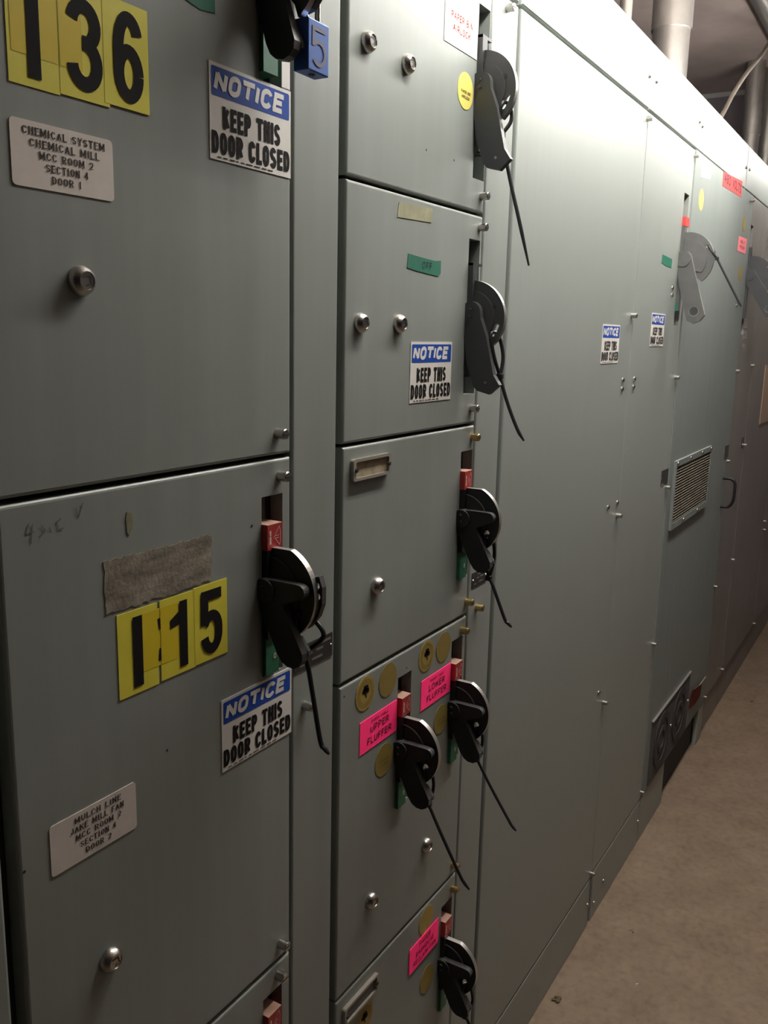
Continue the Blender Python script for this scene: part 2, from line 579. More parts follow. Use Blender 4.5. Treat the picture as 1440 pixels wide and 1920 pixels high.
# ================================================================== CABINETS
def panel(x0, x1, z0, z1, holes=(), r=0.0035, depth=0.016, y=0.0):
    """formed sheet-metal front with rounded edges and cut-outs; holes are (x0, x1, z0, z1)"""
    bm = bmesh.new()
    inner = [(x0 + r, z0 + r), (x1 - r, z0 + r), (x1 - r, z1 - r), (x0 + r, z1 - r)]
    loops = [inner]
    for h in holes:
        loops.append([(h[0], h[2]), (h[0], h[3]), (h[1], h[3]), (h[1], h[2])])
    tris = tessellate_polygon([[Vector((p[0], p[1], 0)) for p in lp] for lp in loops])
    flat = [p for lp in loops for p in lp]
    va = [bm.verts.new((p[0], y, p[1])) for p in flat]
    for t in tris:
        bm.faces.new([va[i] for i in t])
    prev = va[:4]
    rows = [(r * (1 - math.cos(a)), r * math.sin(a)) for a in (PI / 6, PI / 3, PI / 2)]
    steps = [(rr[0], rr[1]) for rr in rows] + [(depth, r)]
    for dy, dx in steps:
        ring = [bm.verts.new((p[0] + sx * dx, y + dy, p[1] + sz * dx)) for p, (sx, sz) in zip(inner, ((-1, -1), (1, -1), (1, 1), (-1, 1)))]
        for i in range(4):
            j = (i + 1) % 4
            bm.faces.new((prev[i], prev[j], ring[j], ring[i]))
        prev = ring
    k = 4
    for h in holes:
        ring = [bm.verts.new((p[0], y + depth, p[1])) for p in flat[k:k + 4]]
        for i in range(4):
            j = (i + 1) % 4
            bm.faces.new((va[k + i], va[k + j], ring[j], ring[i]))
        k += 4
    bmesh.ops.recalc_face_normals(bm, faces=bm.faces)
    # make sure the front looks at the aisle
    bm.faces.ensure_lookup_table()
    if bm.faces[0].normal.y > 0:
        bmesh.ops.reverse_faces(bm, faces=bm.faces)
    return bm


def screw_bm():
    bm = bmesh.new()
    lathe_y(bm, 0, 0, [(0.0062, 0.0), (0.0062, -0.0125), (0.0054, -0.0135), (0.0, -0.0135)], 20)
    bx(bm, -0.0054, 0.0054, -0.0139, -0.0132, -0.0008, 0.0008, 1)
    return finish(bm)


def button_bm():
    bm = bmesh.new()
    lathe_y(bm, 0, 0, [(0.0128, 0.0), (0.0130, -0.003), (0.0112, -0.0075), (0.0082, -0.0105), (0.0075, -0.0105), (0.0072, -0.0095), (0.0, -0.0095)], 28)
    for q in ([(-0.004, 0.0035), (0.003, 0.0035)], [(0.003, 0.0035), (0.0045, -0.003)], [(-0.001, -0.004), (0.002, -0.003)]):
        stroke(bm, q, 0.0014, -0.0098, mi=1)
    return bm


def bolt_bm():
    bm = bmesh.new()
    lathe_y(bm, 0, 0, [(0.0060, 0.0), (0.0058, -0.0025), (0.0035, -0.0045), (0.0, -0.005)], 14)
    return finish(bm)


_cache = {}


def small(kind, name, parent, x, z, y=0.0, m=None, label=None):
    key = (kind, m.name if m else '')
    px, py, pz = parent.location
    loc = (x - px, y - py, z - pz)
    if key in _cache:
        return share(name, _cache[key], parent, loc, label)
    if kind == 'screw':
        o = obj(name, screw_bm(), [m or STEEL, SLOTINK], parent, loc, True)
    elif kind == 'button':
        o = obj(name, button_bm(), [m or STEEL, SLOTINK], parent, loc, True)
    else:
        o = obj(name, bolt_bm(), m or STEEL, parent, loc, True)
    if label:
        o['label'] = label
    _cache[key] = o
    return o


DEPTH = 0.42


def section(name, label, x0, x1, body_y, zt=2.286, parts=(), paint=None):
    """free-standing enclosure bay; its base is at the floor"""
    t = thing(name, label, 'electrical cabinet', (x0, 0, 0), 'grey control cabinet bays')
    bm = bmesh.new()
    w = x1 - x0
    bx(bm, 0, w, body_y, DEPTH, 0.0, zt - 0.003)
    obj('body', finish(bm), paint or DARK, t)
    return t


def add_panel(name, t, x0, x1, z0, z1, m=PAINT, holes=(), depth=0.016, y=0.0, r=0.0035, label=None):
    o = obj(name, panel(x0 - t.location.x, x1 - t.location.x, z0 - t.location.z, z1 - t.location.z, [(h[0] - t.location.x, h[1] - t.location.x, h[2] - t.location.z, h[3] - t.location.z) for h in holes], r, depth, y), m, t)
    if label:
        o['label'] = label
    return o


# ---- bay at the left edge of the picture (only its right-hand strip shows)
t = section('switchgear_bay', 'grey control cabinet bay cut off at the lower left corner', -0.02, 0.4345, 0.02)
add_panel('wireway_door', t, 0.345, 0.4315, 0.03, 2.13)
add_panel('top_cover', t, -0.02, 0.4325, 2.141, 2.286)

# ---- first bay
S1 = section('switchgear_bay', 'grey control cabinet bay carrying the doors numbered 136 and 115', 0.437, 0.9415, 0.02)
add_panel('wireway_door', S1, 0.8475, 0.9400, 0.03, 2.135)
add_panel('top_cover', S1, 0.4445, 0.9400, 2.141, 2.286)
add_panel('toe_plate', S1, 0.4445, 0.8435, 0.0, 0.14)
small('screw', 'captive_screw', S1, 0.874, 1.143)

# ---- second bay
S2 = section('switchgear_bay', 'grey control cabinet bay holding five stacked units with tied switch handles', 0.944, 1.455, 0.02)
add_panel('wireway_door', S2, 1.3515, 1.4490, 0.03, 2.135)
add_panel('top_cover', S2, 0.955, 1.4500, 2.141, 2.286)
add_panel('toe_plate', S2, 0.955, 1.3475, 0.0, 0.14)
small('screw', 'captive_screw', S2, 1.386, 1.143, m=BRASS)
small('screw', 'captive_screw', S2, 1.402, 2.119)


# ---- switch handles --------------------------------------------------------
# local frame: x from the left face of the bar, y out of the door (negative), z from the pivot
def quadrant_bm(kind):
    bm = bmesh.new()
    if kind == 'tied':
        cy, cz, R = -0.012, -0.003, 0.058
        outer = [(0.004, 0.0495), (-0.036, 0.0497)] + arc(cy, cz, R, 114, 236, 26) + [(-0.040, -0.0385), (-0.028, -0.026), (0.004, -0.026)]
        hole = [(-0.0505, -0.0165), (-0.0535, -0.0205), (-0.0500, -0.0300), (-0.0455, -0.0295), (-0.0440, -0.0235), (-0.0465, -0.0170)]
        ringr, ringc = 0.042, (cy + 0.006, cz)
        dot = (-0.044, 0.010)
    elif kind == 'long':
        cy, cz, R = -0.004, -0.0085, 0.0578
        outer = [(0.004, 0.0492), (-0.004, 0.0492)] + arc(cy, cz, R, 92, 228, 28) + [(-0.034, -0.040), (-0.020, -0.035), (0.004, -0.035)]
        hole = [(-0.0535, -0.0195), (-0.0500, -0.0165), (-0.0455, -0.0200), (-0.0425, -0.0270), (-0.0385, -0.0330), (-0.0410, -0.0375), (-0.0450, -0.0365), (-0.0505, -0.0275)]
        ringr, ringc = 0.0420, (cy + 0.001, cz)
        dot = (-0.0435, 0.0085)
    else:
        cy, cz, R = -0.017, -0.001, 0.0745
        outer = [(0.004, 0.0730)] + arc(cy, cz, R, 96, 232, 30) + [(-0.048, -0.048), (-0.03, -0.04), (0.004, -0.04)]
        hole = circ(-0.070, 0.034, 0.0042, 10)
        ringr, ringc = 0.058, (cy + 0.002, cz)
        dot = None
    loops = [outer, hole]
    prism(bm, loops, 0.0075, 0.0160, 'x', 0, 1)
    if dot:
        prism(bm, [circ(dot[0], dot[1], 0.0038, 12)], 0.0070, 0.0076, 'x', 2)
    # raised hub
    a1 = 216 if kind != 'tied' else 210
    hub = [(0.003, ringc[1] + ringr * 0.99)] + arc(ringc[0], ringc[1], ringr, 94, a1, 22) + [(0.003, -0.022)]
    prism(bm, [hub], 0.0048, 0.0078, 'x', 0, 3)
    return finish(bm)


def lever_bm(kind):
    bm = bmesh.new()
    if kind == 'tied':
        body = arc(-0.0085, 0.0005, 0.0150, -20, 110, 10) + [(-0.022, 0.0152), (-0.054, 0.0152)] + arc(-0.0565, 0.0065, 0.0085, 85, 235, 8) + \
            [(-0.0347, -0.0125), (-0.0370, -0.019), (-0.0628, -0.0665), (-0.0628, -0.0745), (-0.0585, -0.0815), (-0.0510, -0.0858), (-0.0415, -0.0855), (-0.0335, -0.0812), (-0.0265, -0.0720), (-0.0135, -0.0450), (0.003, -0.015)]
        prism(bm, [body], -0.0060, 0.0050, 'x', 0, 1)
        prism(bm, [circ(-0.0085, 0.0005, 0.0145, 24)], -0.0085, -0.0050, 'x', 0, 1)
        piv = (-0.0085, 0.0005)
        ext = [(-0.0515, -0.050), (-0.0632, -0.0655), (-0.0640, -0.071), (-0.057, -0.071), (-0.046, -0.052)]
        prism(bm, [ext], 0.0050, 0.0105, 'x', 0, 1)
    elif kind == 'long':
        body = arc(-0.0095, 0.0, 0.0165, -5, 168, 14) + [(-0.0270, -0.0083), (-0.0389, -0.0382), (-0.0535, -0.0960), (-0.0640, -0.1110), (-0.0470, -0.1265), (-0.0262, -0.1215), (-0.0194, -0.1146), (-0.0060, -0.0764), (0.0030, -0.018)]
        prism(bm, [body], -0.0060, 0.0050, 'x', 0, 1)
        prism(bm, [circ(-0.040, -0.108, 0.0022, 10)], -0.0064, -0.0058, 'x', 2)
        piv = (-0.0105, -0.001)
    else:
        body = arc(-0.0120, 0.0, 0.0230, 0, 170, 16) + [(-0.0365, -0.0045), (-0.0835, -0.1510), (-0.0720, -0.1665), (-0.0545, -0.1745), (-0.0360, -0.1670), (-0.0265, -0.1400), (-0.0095, -0.0790), (0.0080, -0.013)]
        hole = circ(-0.0530, -0.1412, 0.0135, 18)
        prism(bm, [body], -0.0075, 0.0048, 'x', 0, 1)
        prism(bm, [hole], -0.0079, -0.0074, 'x', 1)
        prism(bm, [circ(-0.0530, -0.1405, 0.0122, 18)], -0.0083, -0.0078, 'x', 2)
        prism(bm, [circ(-0.0120, 0.0, 0.0205, 24)], -0.0100, -0.0070, 'x', 0, 1)
        piv = (-0.012, 0.0)
    for dz in (0.005, -0.0055):
        prism(bm, [circ(piv[0] + 0.001, piv[1] + dz, 0.0024, 10)], -0.0110, -0.0080, 'x', 0, 1)
    return finish(bm)


_hc = {}


def handle(parent, xl, zp, kind, ztop, zbot, dusty=True, hm=None, tilt=0.0, label=None, rim=BRIGHTRIM):
    """bar standing in the door slot, with quarter disc, lever and colour blocks; returns the bar"""
    px, py, pz = parent.location
    w = 0.0265 if kind != 'big' else 0.040
    hm = hm or BLACK
    bm = bmesh.new()
    zt, zb = ztop - zp, zbot - zp
    if kind == 'tied':
        bx(bm, 0, w, -0.0085, 0.0165, zb + 0.046, zt - 0.0305)
    else:
        bx(bm, 0, w * 0.62, -0.0085, 0.0165, zb, zt)
        bx(bm, w * 0.62, w, -0.0030, 0.0165, zb + 0.02, zt - 0.02)
        if kind == 'long':
            bx(bm, 0, w * 1.25, -0.0080, 0.0165, zt - 0.004, zt)
            bx(bm, 0, w, -0.0060, 0.0165, zb - 0.003, zb)
    bar = obj('switch_handle', finish(bm), hm, parent, (xl - px, 0 - py, zp - pz))
    if label:
        bar['label'] = label
    key = (kind, hm.name, rim.name)
    if key not in _hc:
        q = obj('quadrant', quadrant_bm(kind), [hm, rim, SLOTINK, GREYEDGE if kind == 'big' else EDGE], bar, smooth=False)
        l = obj('lever', lever_bm(kind), [hm, GREYEDGE if kind == 'big' else EDGE, BLACKGREY if kind == 'big' else PLATELIGHT, SLOTINK], bar)
        _hc[key] = (q, l)
    else:
        q = share('quadrant', _hc[key][0], bar)
        l = share('lever', _hc[key][1], bar)
    if tilt:
        l.rotation_euler = (tilt, 0, 0)
    if kind == 'tied':
        bm = bmesh.new()
        bx(bm, -0.0004, w, -0.0090, 0.0165, zt - 0.0305, zt - 0.0008)
        bx(bm, -0.0004, w, -0.0090, 0.0165, zt - 0.0008, zt, 1)
        o = obj('on_block', finish(bm), [RED, REDDUST], bar); o['label'] = 'red on block with dusty top'
        bm = bmesh.new()
        y = -0.0093
        stroke(bm, [(0.0045, zt - 0.022), (0.0045, zt - 0.016)], 0.0032, y)
        stroke(bm, [(0.0045, zt - 0.012), (0.0045, zt - 0.009)], 0.0032, y)
        for q in ([(0.012, zt - 0.0175), (0.020, zt - 0.0175)], [(0.012, zt - 0.0145), (0.020, zt - 0.0145)], [(0.011, zt - 0.0165), (0.012, zt - 0.0145)],
                  [(0.013, zt - 0.013), (0.021, zt - 0.004)], [(0.014, zt - 0.0185), (0.021, zt - 0.026)], [(0.021, zt - 0.004), (0.023, zt - 0.010), (0.023, zt - 0.022), (0.021, zt - 0.027)]):
            stroke(bm, q, 0.0008, y, square=False)
        obj('on_mark', bm, PALEINK, bar)
        bm = bmesh.new()
        bx(bm, -0.0004, w * 0.9, -0.0060, 0.0165, zb, zb + 0.046)
        o = obj('off_block', finish(bm), GREEN, bar); o['label'] = 'green off block'
        bm = bmesh.new()
        text(bm, 'O', w * 0.6, zb + 0.018, 0.007, 0.005, 0.0012, -0.0064)
        obj('off_mark', bm, PALEINK, bar)
    return bar


EDGE = mat('paler black edge', (0.075, 0.075, 0.072), 0.45)  # edge faces paler than the black handle body
GREYEDGE = mat('paler grey edge', (0.26, 0.25, 0.23), 0.45)  # edge faces paler than the grey casting


def unit(label, x0, x1, z0, z1, holes, caps, btns, cap_m=STEEL, btn_m=STEEL):
    t = thing('motor_control_unit', label, 'control unit', (x0, 0, z0), 'plug in control units')
    add_panel('door', t, x0, x1, z0, z1, PAINT, holes, 0.018)
    for c in caps:
        m = c[2] if len(c) > 2 else cap_m
        small('screw', 'captive_screw', t, c[0], c[1], m=m, label='brass coloured captive screw' if m is BRASS else None)
    for c in btns:
        small('button', 'latch_button', t, c[0], c[1], m=btn_m)
    return t


def back_plate(t, x0, x1, z0, z1):
    o = obj('slot_plate', box(x0 - t.location.x - 0.004, x1 - t.location.x - 0.012, 0.0170, 0.0195, z0 - t.location.z, z1 - t.location.z), INNER, t)
    return o


X0, X1 = 0.4475, 0.8435
U1 = unit('upper left unit door numbered 136 with a blue padlock on its black handle', X0, X1, 1.4735, 2.135,
          [(0.789, 0.828, 1.868, 2.09)], [(0.818, 1.498)], [(0.543, 1.653)])
back_plate(U1, 0.789, 0.828, 1.86, 2.10)
U2 = unit('middle left unit door numbered 115 with torn label paper above the number', X0, X1, 0.8085, 1.4685,
          [(0.789, 0.828, 1.209, 1.427)], [(0.822, 1.448), (0.822, 0.830)], [(0.543, 0.990)])
back_plate(U2, 0.789, 0.828, 1.20, 1.435)
U3 = unit('lowest unit door in the bottom left, only its top corner showing', X0, X1, 0.145, 0.8035,
          [(0.787, 0.826, 0.548, 0.768)], [(0.817, 0.786)], [])
back_plate(U3, 0.787, 0.826, 0.54, 0.775)
XA, XB = 0.9550, 1.3475
Ua = unit('top unit door of the second bay, labelled paper bin airlock', XA, XB, 1.8035, 2.135,
          [(1.3045, 1.3440, 1.852, 2.098)], [(1.337, 1.829)], [(0.996, 1.963), (1.094, 1.962)])
back_plate(Ua, 1.3045, 1.3440, 1.845, 2.105)
Ub = unit('unit door with green tape marked off, between paper bin airlock and the blank nameplate door', XA, XB, 1.4725, 1.7990,
          [(1.3010, 1.3400, 1.521, 1.762)], [(1.336, 1.782), (1.331, 1.497)], [(0.990, 1.627), (1.089, 1.628)])
back_plate(Ub, 1.3010, 1.3400, 1.515, 1.770)
Uc = unit('middle unit door of the second bay with a clear nameplate in its top corner', XA, XB, 1.1420, 1.4680,
          [(1.3020, 1.3440, 1.2125, 1.428)], [(1.340, 1.449, BRASS), (1.343, 1.164, BRASS)], [(1.044, 1.263)])
back_plate(Uc, 1.3020, 1.3440, 1.205, 1.435)
Ud = unit('unit door with two handles beside pink upper and lower fluffer cards', XA, XB, 0.6480, 1.1375,
          [(1.1145, 1.1560, 0.8835, 1.0995), (1.2945, 1.3350, 0.8835, 1.1055)], [(1.3295, 1.1165, BRASS), (1.331, 0.668, BRASS)], [(1.222, 0.765), (1.046, 0.763)])
back_plate(Ud, 1.1145, 1.1560, 0.875, 1.107)
back_plate(Ud, 1.2945, 1.3350, 0.875, 1.113)
Ue = unit('lowest unit door of the second bay, cut by the bottom of the picture', XA, XB, 0.1500, 0.6435,
          [(1.2940, 1.3350, 0.385, 0.602)], [(1.333, 0.619, BRASS)], [])
back_plate(Ue, 1.2940, 1.3350, 0.378, 0.610)

handle(U1, 0.7890, 1.979, 'tied', 2.057, 1.8800, tilt=math.radians(10))
handle(U2, 0.7890, 1.3184, 'tied', 1.3955, 1.2115)
handle(U3, 0.7870, 0.668, 'tied', 0.7475, 0.560)
handle(Ua, 1.3035, 1.985, 'long', 2.0545, 1.890, hm=BLACKGREY)
handle(Ub, 1.3015, 1.650, 'long', 1.7255, 1.552, hm=BLACKGREY)
handle(Uc, 1.3015, 1.3190, 'tied', 1.3966, 1.2135)
handle(Ud, 1.1145, 0.9855, 'tied', 1.0685, 0.8835)
handle(Ud, 1.2945, 0.9860, 'tied', 1.0670, 0.8835)
handle(Ue, 1.2940, 0.4880, 'tied', 0.5750, 0.390)


# the hasp plates added to the two left handles
def hasp(parent, xl, zp, ys=0.0, label='metal lock-out hasp plate with three holes'):
    px, py, pz = parent.location
    bm = bmesh.new()
    outer = [(-0.050, 0.018), (-0.0700, 0.0225)] + [(-0.0745, 0.010), (-0.0745, -0.010), (-0.0690, -0.026), (-0.0560, -0.042), (-0.040, -0.046), (-0.036, -0.030), (-0.046, -0.012)]
    holes = [circ(-0.0668, 0.0110, 0.0042, 12), circ(-0.0680, -0.0015, 0.0042, 12), circ(-0.0650, -0.0140, 0.0042, 12)]
    prism(bm, [outer] + holes, 0.0160, 0.0240, 'x', 0, 1)
    o = obj('lockout_hasp', finish(bm), [BLACK, EDGE], parent, (xl - px, ys - py, zp - pz))
    o['label'] = label
    return o


hasp(U1, 0.7890, 1.979)
hasp(U2, 0.7890, 1.3184)

# clear nameplate holders
def nameplate(parent, x0, x1, z0, z1, m_in):
    px, py, pz = parent.location
    bm = bmesh.new()
    lp = rrect(x0 - px, x1 - px, z0 - pz, z1 - pz, 0.004)
    inn = rrect(x0 - px + 0.006, x1 - px - 0.006, z0 - pz + 0.004, z1 - pz - 0.004, 0.002)
    prism(bm, [lp, inn], 0.0, -0.006, 'y')
    o = obj('nameplate_holder', finish(bm), CLEAR, parent)
    o['label'] = 'clear plastic nameplate holder with a blank buff insert'
    bm = bmesh.new()
    bx(bm, x0 - px + 0.006, x1 - px - 0.006, -0.0025, 0.0, z0 - pz + 0.004, z1 - pz - 0.004)
    obj('insert', finish(bm), m_in, o)
    for xx in (x0 + 0.006, x1 - 0.006):
        bm = bmesh.new()
        lathe_y(bm, xx - px, (z0 + z1) / 2 - pz, [(0.0032, -0.006), (0.0028, -0.0078), (0, -0.008)], 10)
        obj('rivet', finish(bm), SLOTINK, o)


nameplate(Uc, 0.9730, 1.0690, 1.4215, 1.4510, BUFF)
nameplate(Ue, 0.9720, 1.0690, 0.5930, 0.6230, INNER)


# engraved plates on the wireway strips
def rating_plate(name, parent, x0, x1, z0, z1, label):
    px, py, pz = parent.location
    o = obj(name, box(x0 - px, x1 - px, -0.0010, 0.0, z0 - pz, z1 - pz), PLATEINK, parent)
    o['label'] = label
    bm = bmesh.new()
    w, h = x1 - x0, z1 - z0
    for (a, b, c, d) in ((0.35, 0.94, 0.74, 0.84), (0.30, 0.46, 0.50, 0.60), (0.56, 0.74, 0.52, 0.62), (0.45, 0.72, 0.20, 0.30), (0.14, 0.28, 0.16, 0.26)):
        x, X, z, Z = x0 - px + a * w, x0 - px + b * w, z0 - pz + c * h, z0 - pz + d * h
        bm.faces.new([bm.verts.new(p) for p in ((x, -0.0013, z), (X, -0.0013, z), (X, -0.0013, Z), (x, -0.0013, Z))])
    obj('blank_field', bm, PLATELIGHT, o)
    for xx in (x0 + 0.004, x1 - 0.004):
        bm = bmesh.new()
        lathe_y(bm, xx - px, (z0 + z1) / 2 - pz, [(0.0018, -0.0008), (0.0012, -0.002), (0, -0.0021)], 8)
        obj('rivet', finish(bm), STEEL, o)
    return o


rating_plate('rating_plate', S1, 0.8500, 0.9350, 1.1925, 1.2250, 'dark engraved rating plate')
rating_plate('rating_plate', S2, 1.3620, 1.4220, 1.1830, 1.2100, 'dark engraved rating plate')

# ---- wide bays further along ------------------------------------------------
S3 = section('switchgear_bay', 'wide grey cabinet bay with a tall blank door and a narrow door with grey handle', 1.4585, 2.7135, 0.02)
add_panel('top_cover', S3, 1.4630, 2.2240, 2.143, 2.286)
add_panel('tall_door', S3, 1.4630, 2.2225, 0.1500, 2.137)
add_panel('narrow_door', S3, 2.2255, 2.7105, 0.1585, 2.137, holes=[(2.628, 2.682, 1.655, 2.012)])
bm = box(2.618 - S3.location.x, 2.668 - S3.location.x, 0.0165, 0.0195, 1.64, 2.02); obj('slot_plate', bm, INNER, S3)
add_panel('toe_plate', S3, 1.4630, 2.2180, 0.0, 0.1460)
add_panel('toe_plate', S3, 2.2380, 2.7080, 0.0, 0.1545)
b = handle(S3, 2.6290, 1.8345, 'big', 1.9475, 1.695, hm=GREYHANDLE, rim=GREYEDGE, label='large grey cast switch handle')
# red and green tape on this handle's bar
bm = bmesh.new(); bx(bm, -0.0006, 0.0420, -0.0092, 0.0, 0.090, 0.1140); o = obj('red_band', finish(bm), REDTAPE, b); o['label'] = 'red tape band round the top of the bar'
bm = bmesh.new(); bx(bm, -0.0006, 0.0300, -0.0060, 0.0, -0.1400, -0.1180); o = obj('green_band', finish(bm), GREENTAPE, b); o['label'] = 'green band low on the bar'
for (x, z) in ((2.207, 1.670), (2.207, 1.175), (2.207, 0.6695), (2.210, 0.1660), (2.214, 2.119)):
    small('screw', 'captive_screw', S3, x, z)
for (x, z) in ((2.702, 2.120), (2.695, 1.507), (2.695, 1.181), (2.695, 0.688), (2.702, 0.185)):
    small('screw', 'captive_screw', S3, x, z)
for (x, z) in ((2.173, 1.516), (2.172, 1.495), (2.271, 1.516), (2.269, 1.496), (2.578, 1.755), (2.581, 1.736), (2.163, 0.712), (2.127, 1.2085), (2.203, 1.209), (2.205, 2.210),
               (2.265, 0.0425), (2.203, 0.0725), (2.346, 0.067), (2.700, 0.083)):
    small('bolt', 'bolt', S3, x, z)

S4 = section('switchgear_bay', 'wide grey cabinet bay with a slatted vent and black pull handle', 2.7155, 3.6530, 0.02)
# its top cover starts over the narrow door to the left
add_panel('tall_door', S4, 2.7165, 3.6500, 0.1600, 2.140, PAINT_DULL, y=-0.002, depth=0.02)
add_panel('toe_plate', S4, 2.7165, 3.0200, 0.0, 0.1540)
add_panel('toe_plate', S4, 3.5600, 3.6500, 0.0, 0.1540)
tc = add_panel('top_cover', S4, 2.2310, 3.4800, 2.143, 2.286)
for (x, z) in ((2.265, 2.212), (2.724, 2.214), (2.760, 2.209), (3.462, 2.210)):
    small('bolt', 'bolt', S4, x, z)
for (x, z) in ((3.640, 1.503), (3.625, 1.159), (3.620, 0.656), (3.630, 0.185), (3.600, 2.118)):
    small('screw', 'captive_screw', S4, x, z, y=-0.002)
for (x, z) in ((3.521, 1.765), (3.513, 1.742)):
    small('bolt', 'bolt', S4, x, z, y=-0.002)
# louvred vent
px = S4.location.x
bm = bmesh.new()
x0, x1, z0, z1 = 2.766 - px, 3.283 - px, 1.036, 1.252
prism(bm, [[(x0, z0), (x1, z0), (x1, z1), (x0, z1)], [(x0 + 0.012, z0 + 0.020), (x0 + 0.012, z1 - 0.018), (x1 - 0.012, z1 - 0.018), (x1 - 0.012, z0 + 0.020)]], -0.002, -0.010, 'y')
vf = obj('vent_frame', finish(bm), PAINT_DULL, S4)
bm = bmesh.new(); bx(bm, x0 + 0.012, x1 - 0.012, -0.0028, -0.0022, z0 + 0.02, z1 - 0.018); obj('vent_backing', finish(bm), DARK, vf)
bm = bmesh.new()
n = 20
for i in range(n):
    z = z0 + 0.0235 + (z1 - z0 - 0.042) * i / (n - 0.5)
    prism(bm, [[(-0.0035, z + 0.0030), (-0.0085, z + 0.0002), (-0.0090, z + 0.0013), (-0.0040, z + 0.0042)]], x0 + 0.012, x1 - 0.012, 'x')
obj('louvre_slats', finish(bm), MESHBROWN, vf)
for (a, c) in ((0.02, 0.208), (0.19, 0.208), (0.36, 0.208), (0.5, 0.208), (0.16, 0.010), (0.36, 0.010)):
    small('bolt', 'bolt', S4, x0 + px + a, z0 + c, y=-0.010)
# lower filter panel with two ring shaped guards
bm = bmesh.new()
x0, x1, z0, z1 = 2.772 - px, 3.300 - px, 0.175, 0.400
bx(bm, x0, x1, -0.0060, -0.002, z0, z1)
fp = obj('filter_panel', finish(bm), mat('dusty dark mesh', (0.075, 0.068, 0.066), 0.8, noise=0.2, nscale=60), S4)
fp['label'] = 'dark mesh filter panel with two round fan guards'
for cx in (2.905 - px, 3.150 - px):
    bm = bmesh.new()
    for (ra, rb) in ((0.098, 0.074), (0.048, 0.030)):
        prism(bm, [circ(cx, 0.290, ra, 40), list(reversed(circ(cx, 0.290, rb, 40)))], -0.0065, -0.0095, 'y')
    obj('fan_guard', finish(bm), mat('grimy dark ring', (0.035, 0.030, 0.030), 0.8), fp)
bm = bmesh.new(); bx(bm, x0 - 0.004, x1 + 0.004, -0.0090, -0.002, z1, z1 + 0.004); obj('edge_strip', finish(bm), BRIGHTRIM, fp)
for a in (0.26, 0.52):
    small('bolt', 'bolt', S4, x0 + px + a, 0.290, y=-0.006)
# pull handle
bm = bmesh.new()
tube(bm, smoothpath([(3.590 - px, -0.002, 1.0956), (3.590 - px, -0.030, 1.0960), (3.590 - px, -0.045, 1.084), (3.590 - px, -0.048, 1.060), (3.590 - px, -0.047, 1.020), (3.590 - px, -0.041, 0.999), (3.590 - px, -0.028, 0.986), (3.590 - px, -0.002, 0.9847)], 4), 0.0058, 10)
o = obj('pull_handle', finish(bm), BLACK, S4, smooth=True); o['label'] = 'black D-shaped pull handle'


def notch_plate(parent, x0, x1, z0, z1, y=0.0):
    px = parent.location.x
    w, h = x1 - x0, z1 - z0
    a, b = x0 - px, z0
    bm = bmesh.new()
    prism(bm, [[(a, b), (a + w, b), (a + w, b + h * 0.62), (a + w * 0.93, b + h * 0.72), (a + w, b + h * 0.80), (a + w, b + h), (a, b + h), (a, b + h * 0.66), (a + w * 0.07, b + h * 0.55), (a, b + h * 0.44)]], y, y - 0.0015, 'y')
    o = obj('warning_plate', finish(bm), PLATEINK, parent)
    o['label'] = 'small dark notched plate'
    return o


notch_plate(S3, 2.632, 2.708, 1.192, 1.238)
notch_plate(S4, 3.570, 3.640, 1.172, 1.222, -0.002)

S5 = section('switchgear_bay', 'brownish grey narrow cabinet bay with the dark tilted switch handle', 3.6555, 4.0080, 0.02)
add_panel('narrow_door', S5, 3.6570, 4.0040, 0.1600, 2.140, PAINT_BROWN, holes=[(3.668, 3.722, 1.640, 2.040)])
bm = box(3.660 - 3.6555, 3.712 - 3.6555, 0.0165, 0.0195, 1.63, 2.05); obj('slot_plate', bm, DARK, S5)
add_panel('toe_plate', S5, 3.6570, 4.0040, 0.0, 0.1500, PAINT_BROWN, y=0.008, depth=0.01)
add_panel('top_cover', S5, 3.4880, 4.3900, 2.143, 2.286, PAINT)
handle(S5, 3.6680, 1.8550, 'big', 1.9600, 1.700, hm=BLACKGREY, rim=EDGE, tilt=math.radians(-17), label='large dark switch handle, lever swung outwards')
for (x, z) in ((3.975, 1.517), (3.988, 1.187), (3.972, 0.693), (3.985, 0.190)):
    small('screw', 'captive_screw', S5, x, z)
small('bolt', 'bolt', S5, 3.526, 2.213)
notch_plate(S5, 3.925, 3.985, 1.178, 1.222)

S6 = section('switchgear_bay', 'brownish grey cabinet bay beyond the dark handle, with a tan board on it', 4.0100, 4.8500, 0.02)
add_panel('tall_door', S6, 4.0120, 4.8470, 0.1600, 2.140, PAINT_BROWN, holes=[(4.052, 4.082, 1.80, 2.08)])
add_panel('toe_plate', S6, 4.0120, 4.8470, 0.0, 0.1500, PAINT_BROWN, y=0.008, depth=0.01)
add_panel('top_cover', S6, 4.3960, 4.8470, 2.143, 2.286, PAINT_BROWN)
for (x, z) in ((4.828, 0.673), (4.826, 0.172), (4.812, 0.720)):
    small('screw', 'captive_screw', S6, x, z)
S7 = section('switchgear_bay', 'last brownish grey cabinet bay at the right edge', 4.8520, 5.4500, 0.02)
add_panel('tall_door', S7, 4.8540, 5.4470, 0.1600, 2.140, PAINT_BROWN)
add_panel('toe_plate', S7, 4.8540, 5.4470, 0.0, 0.1500, PAINT_BROWN, y=0.008, depth=0.01)
add_panel('top_cover', S7, 4.8540, 5.4470, 2.143, 2.286, PAINT_BROWN)


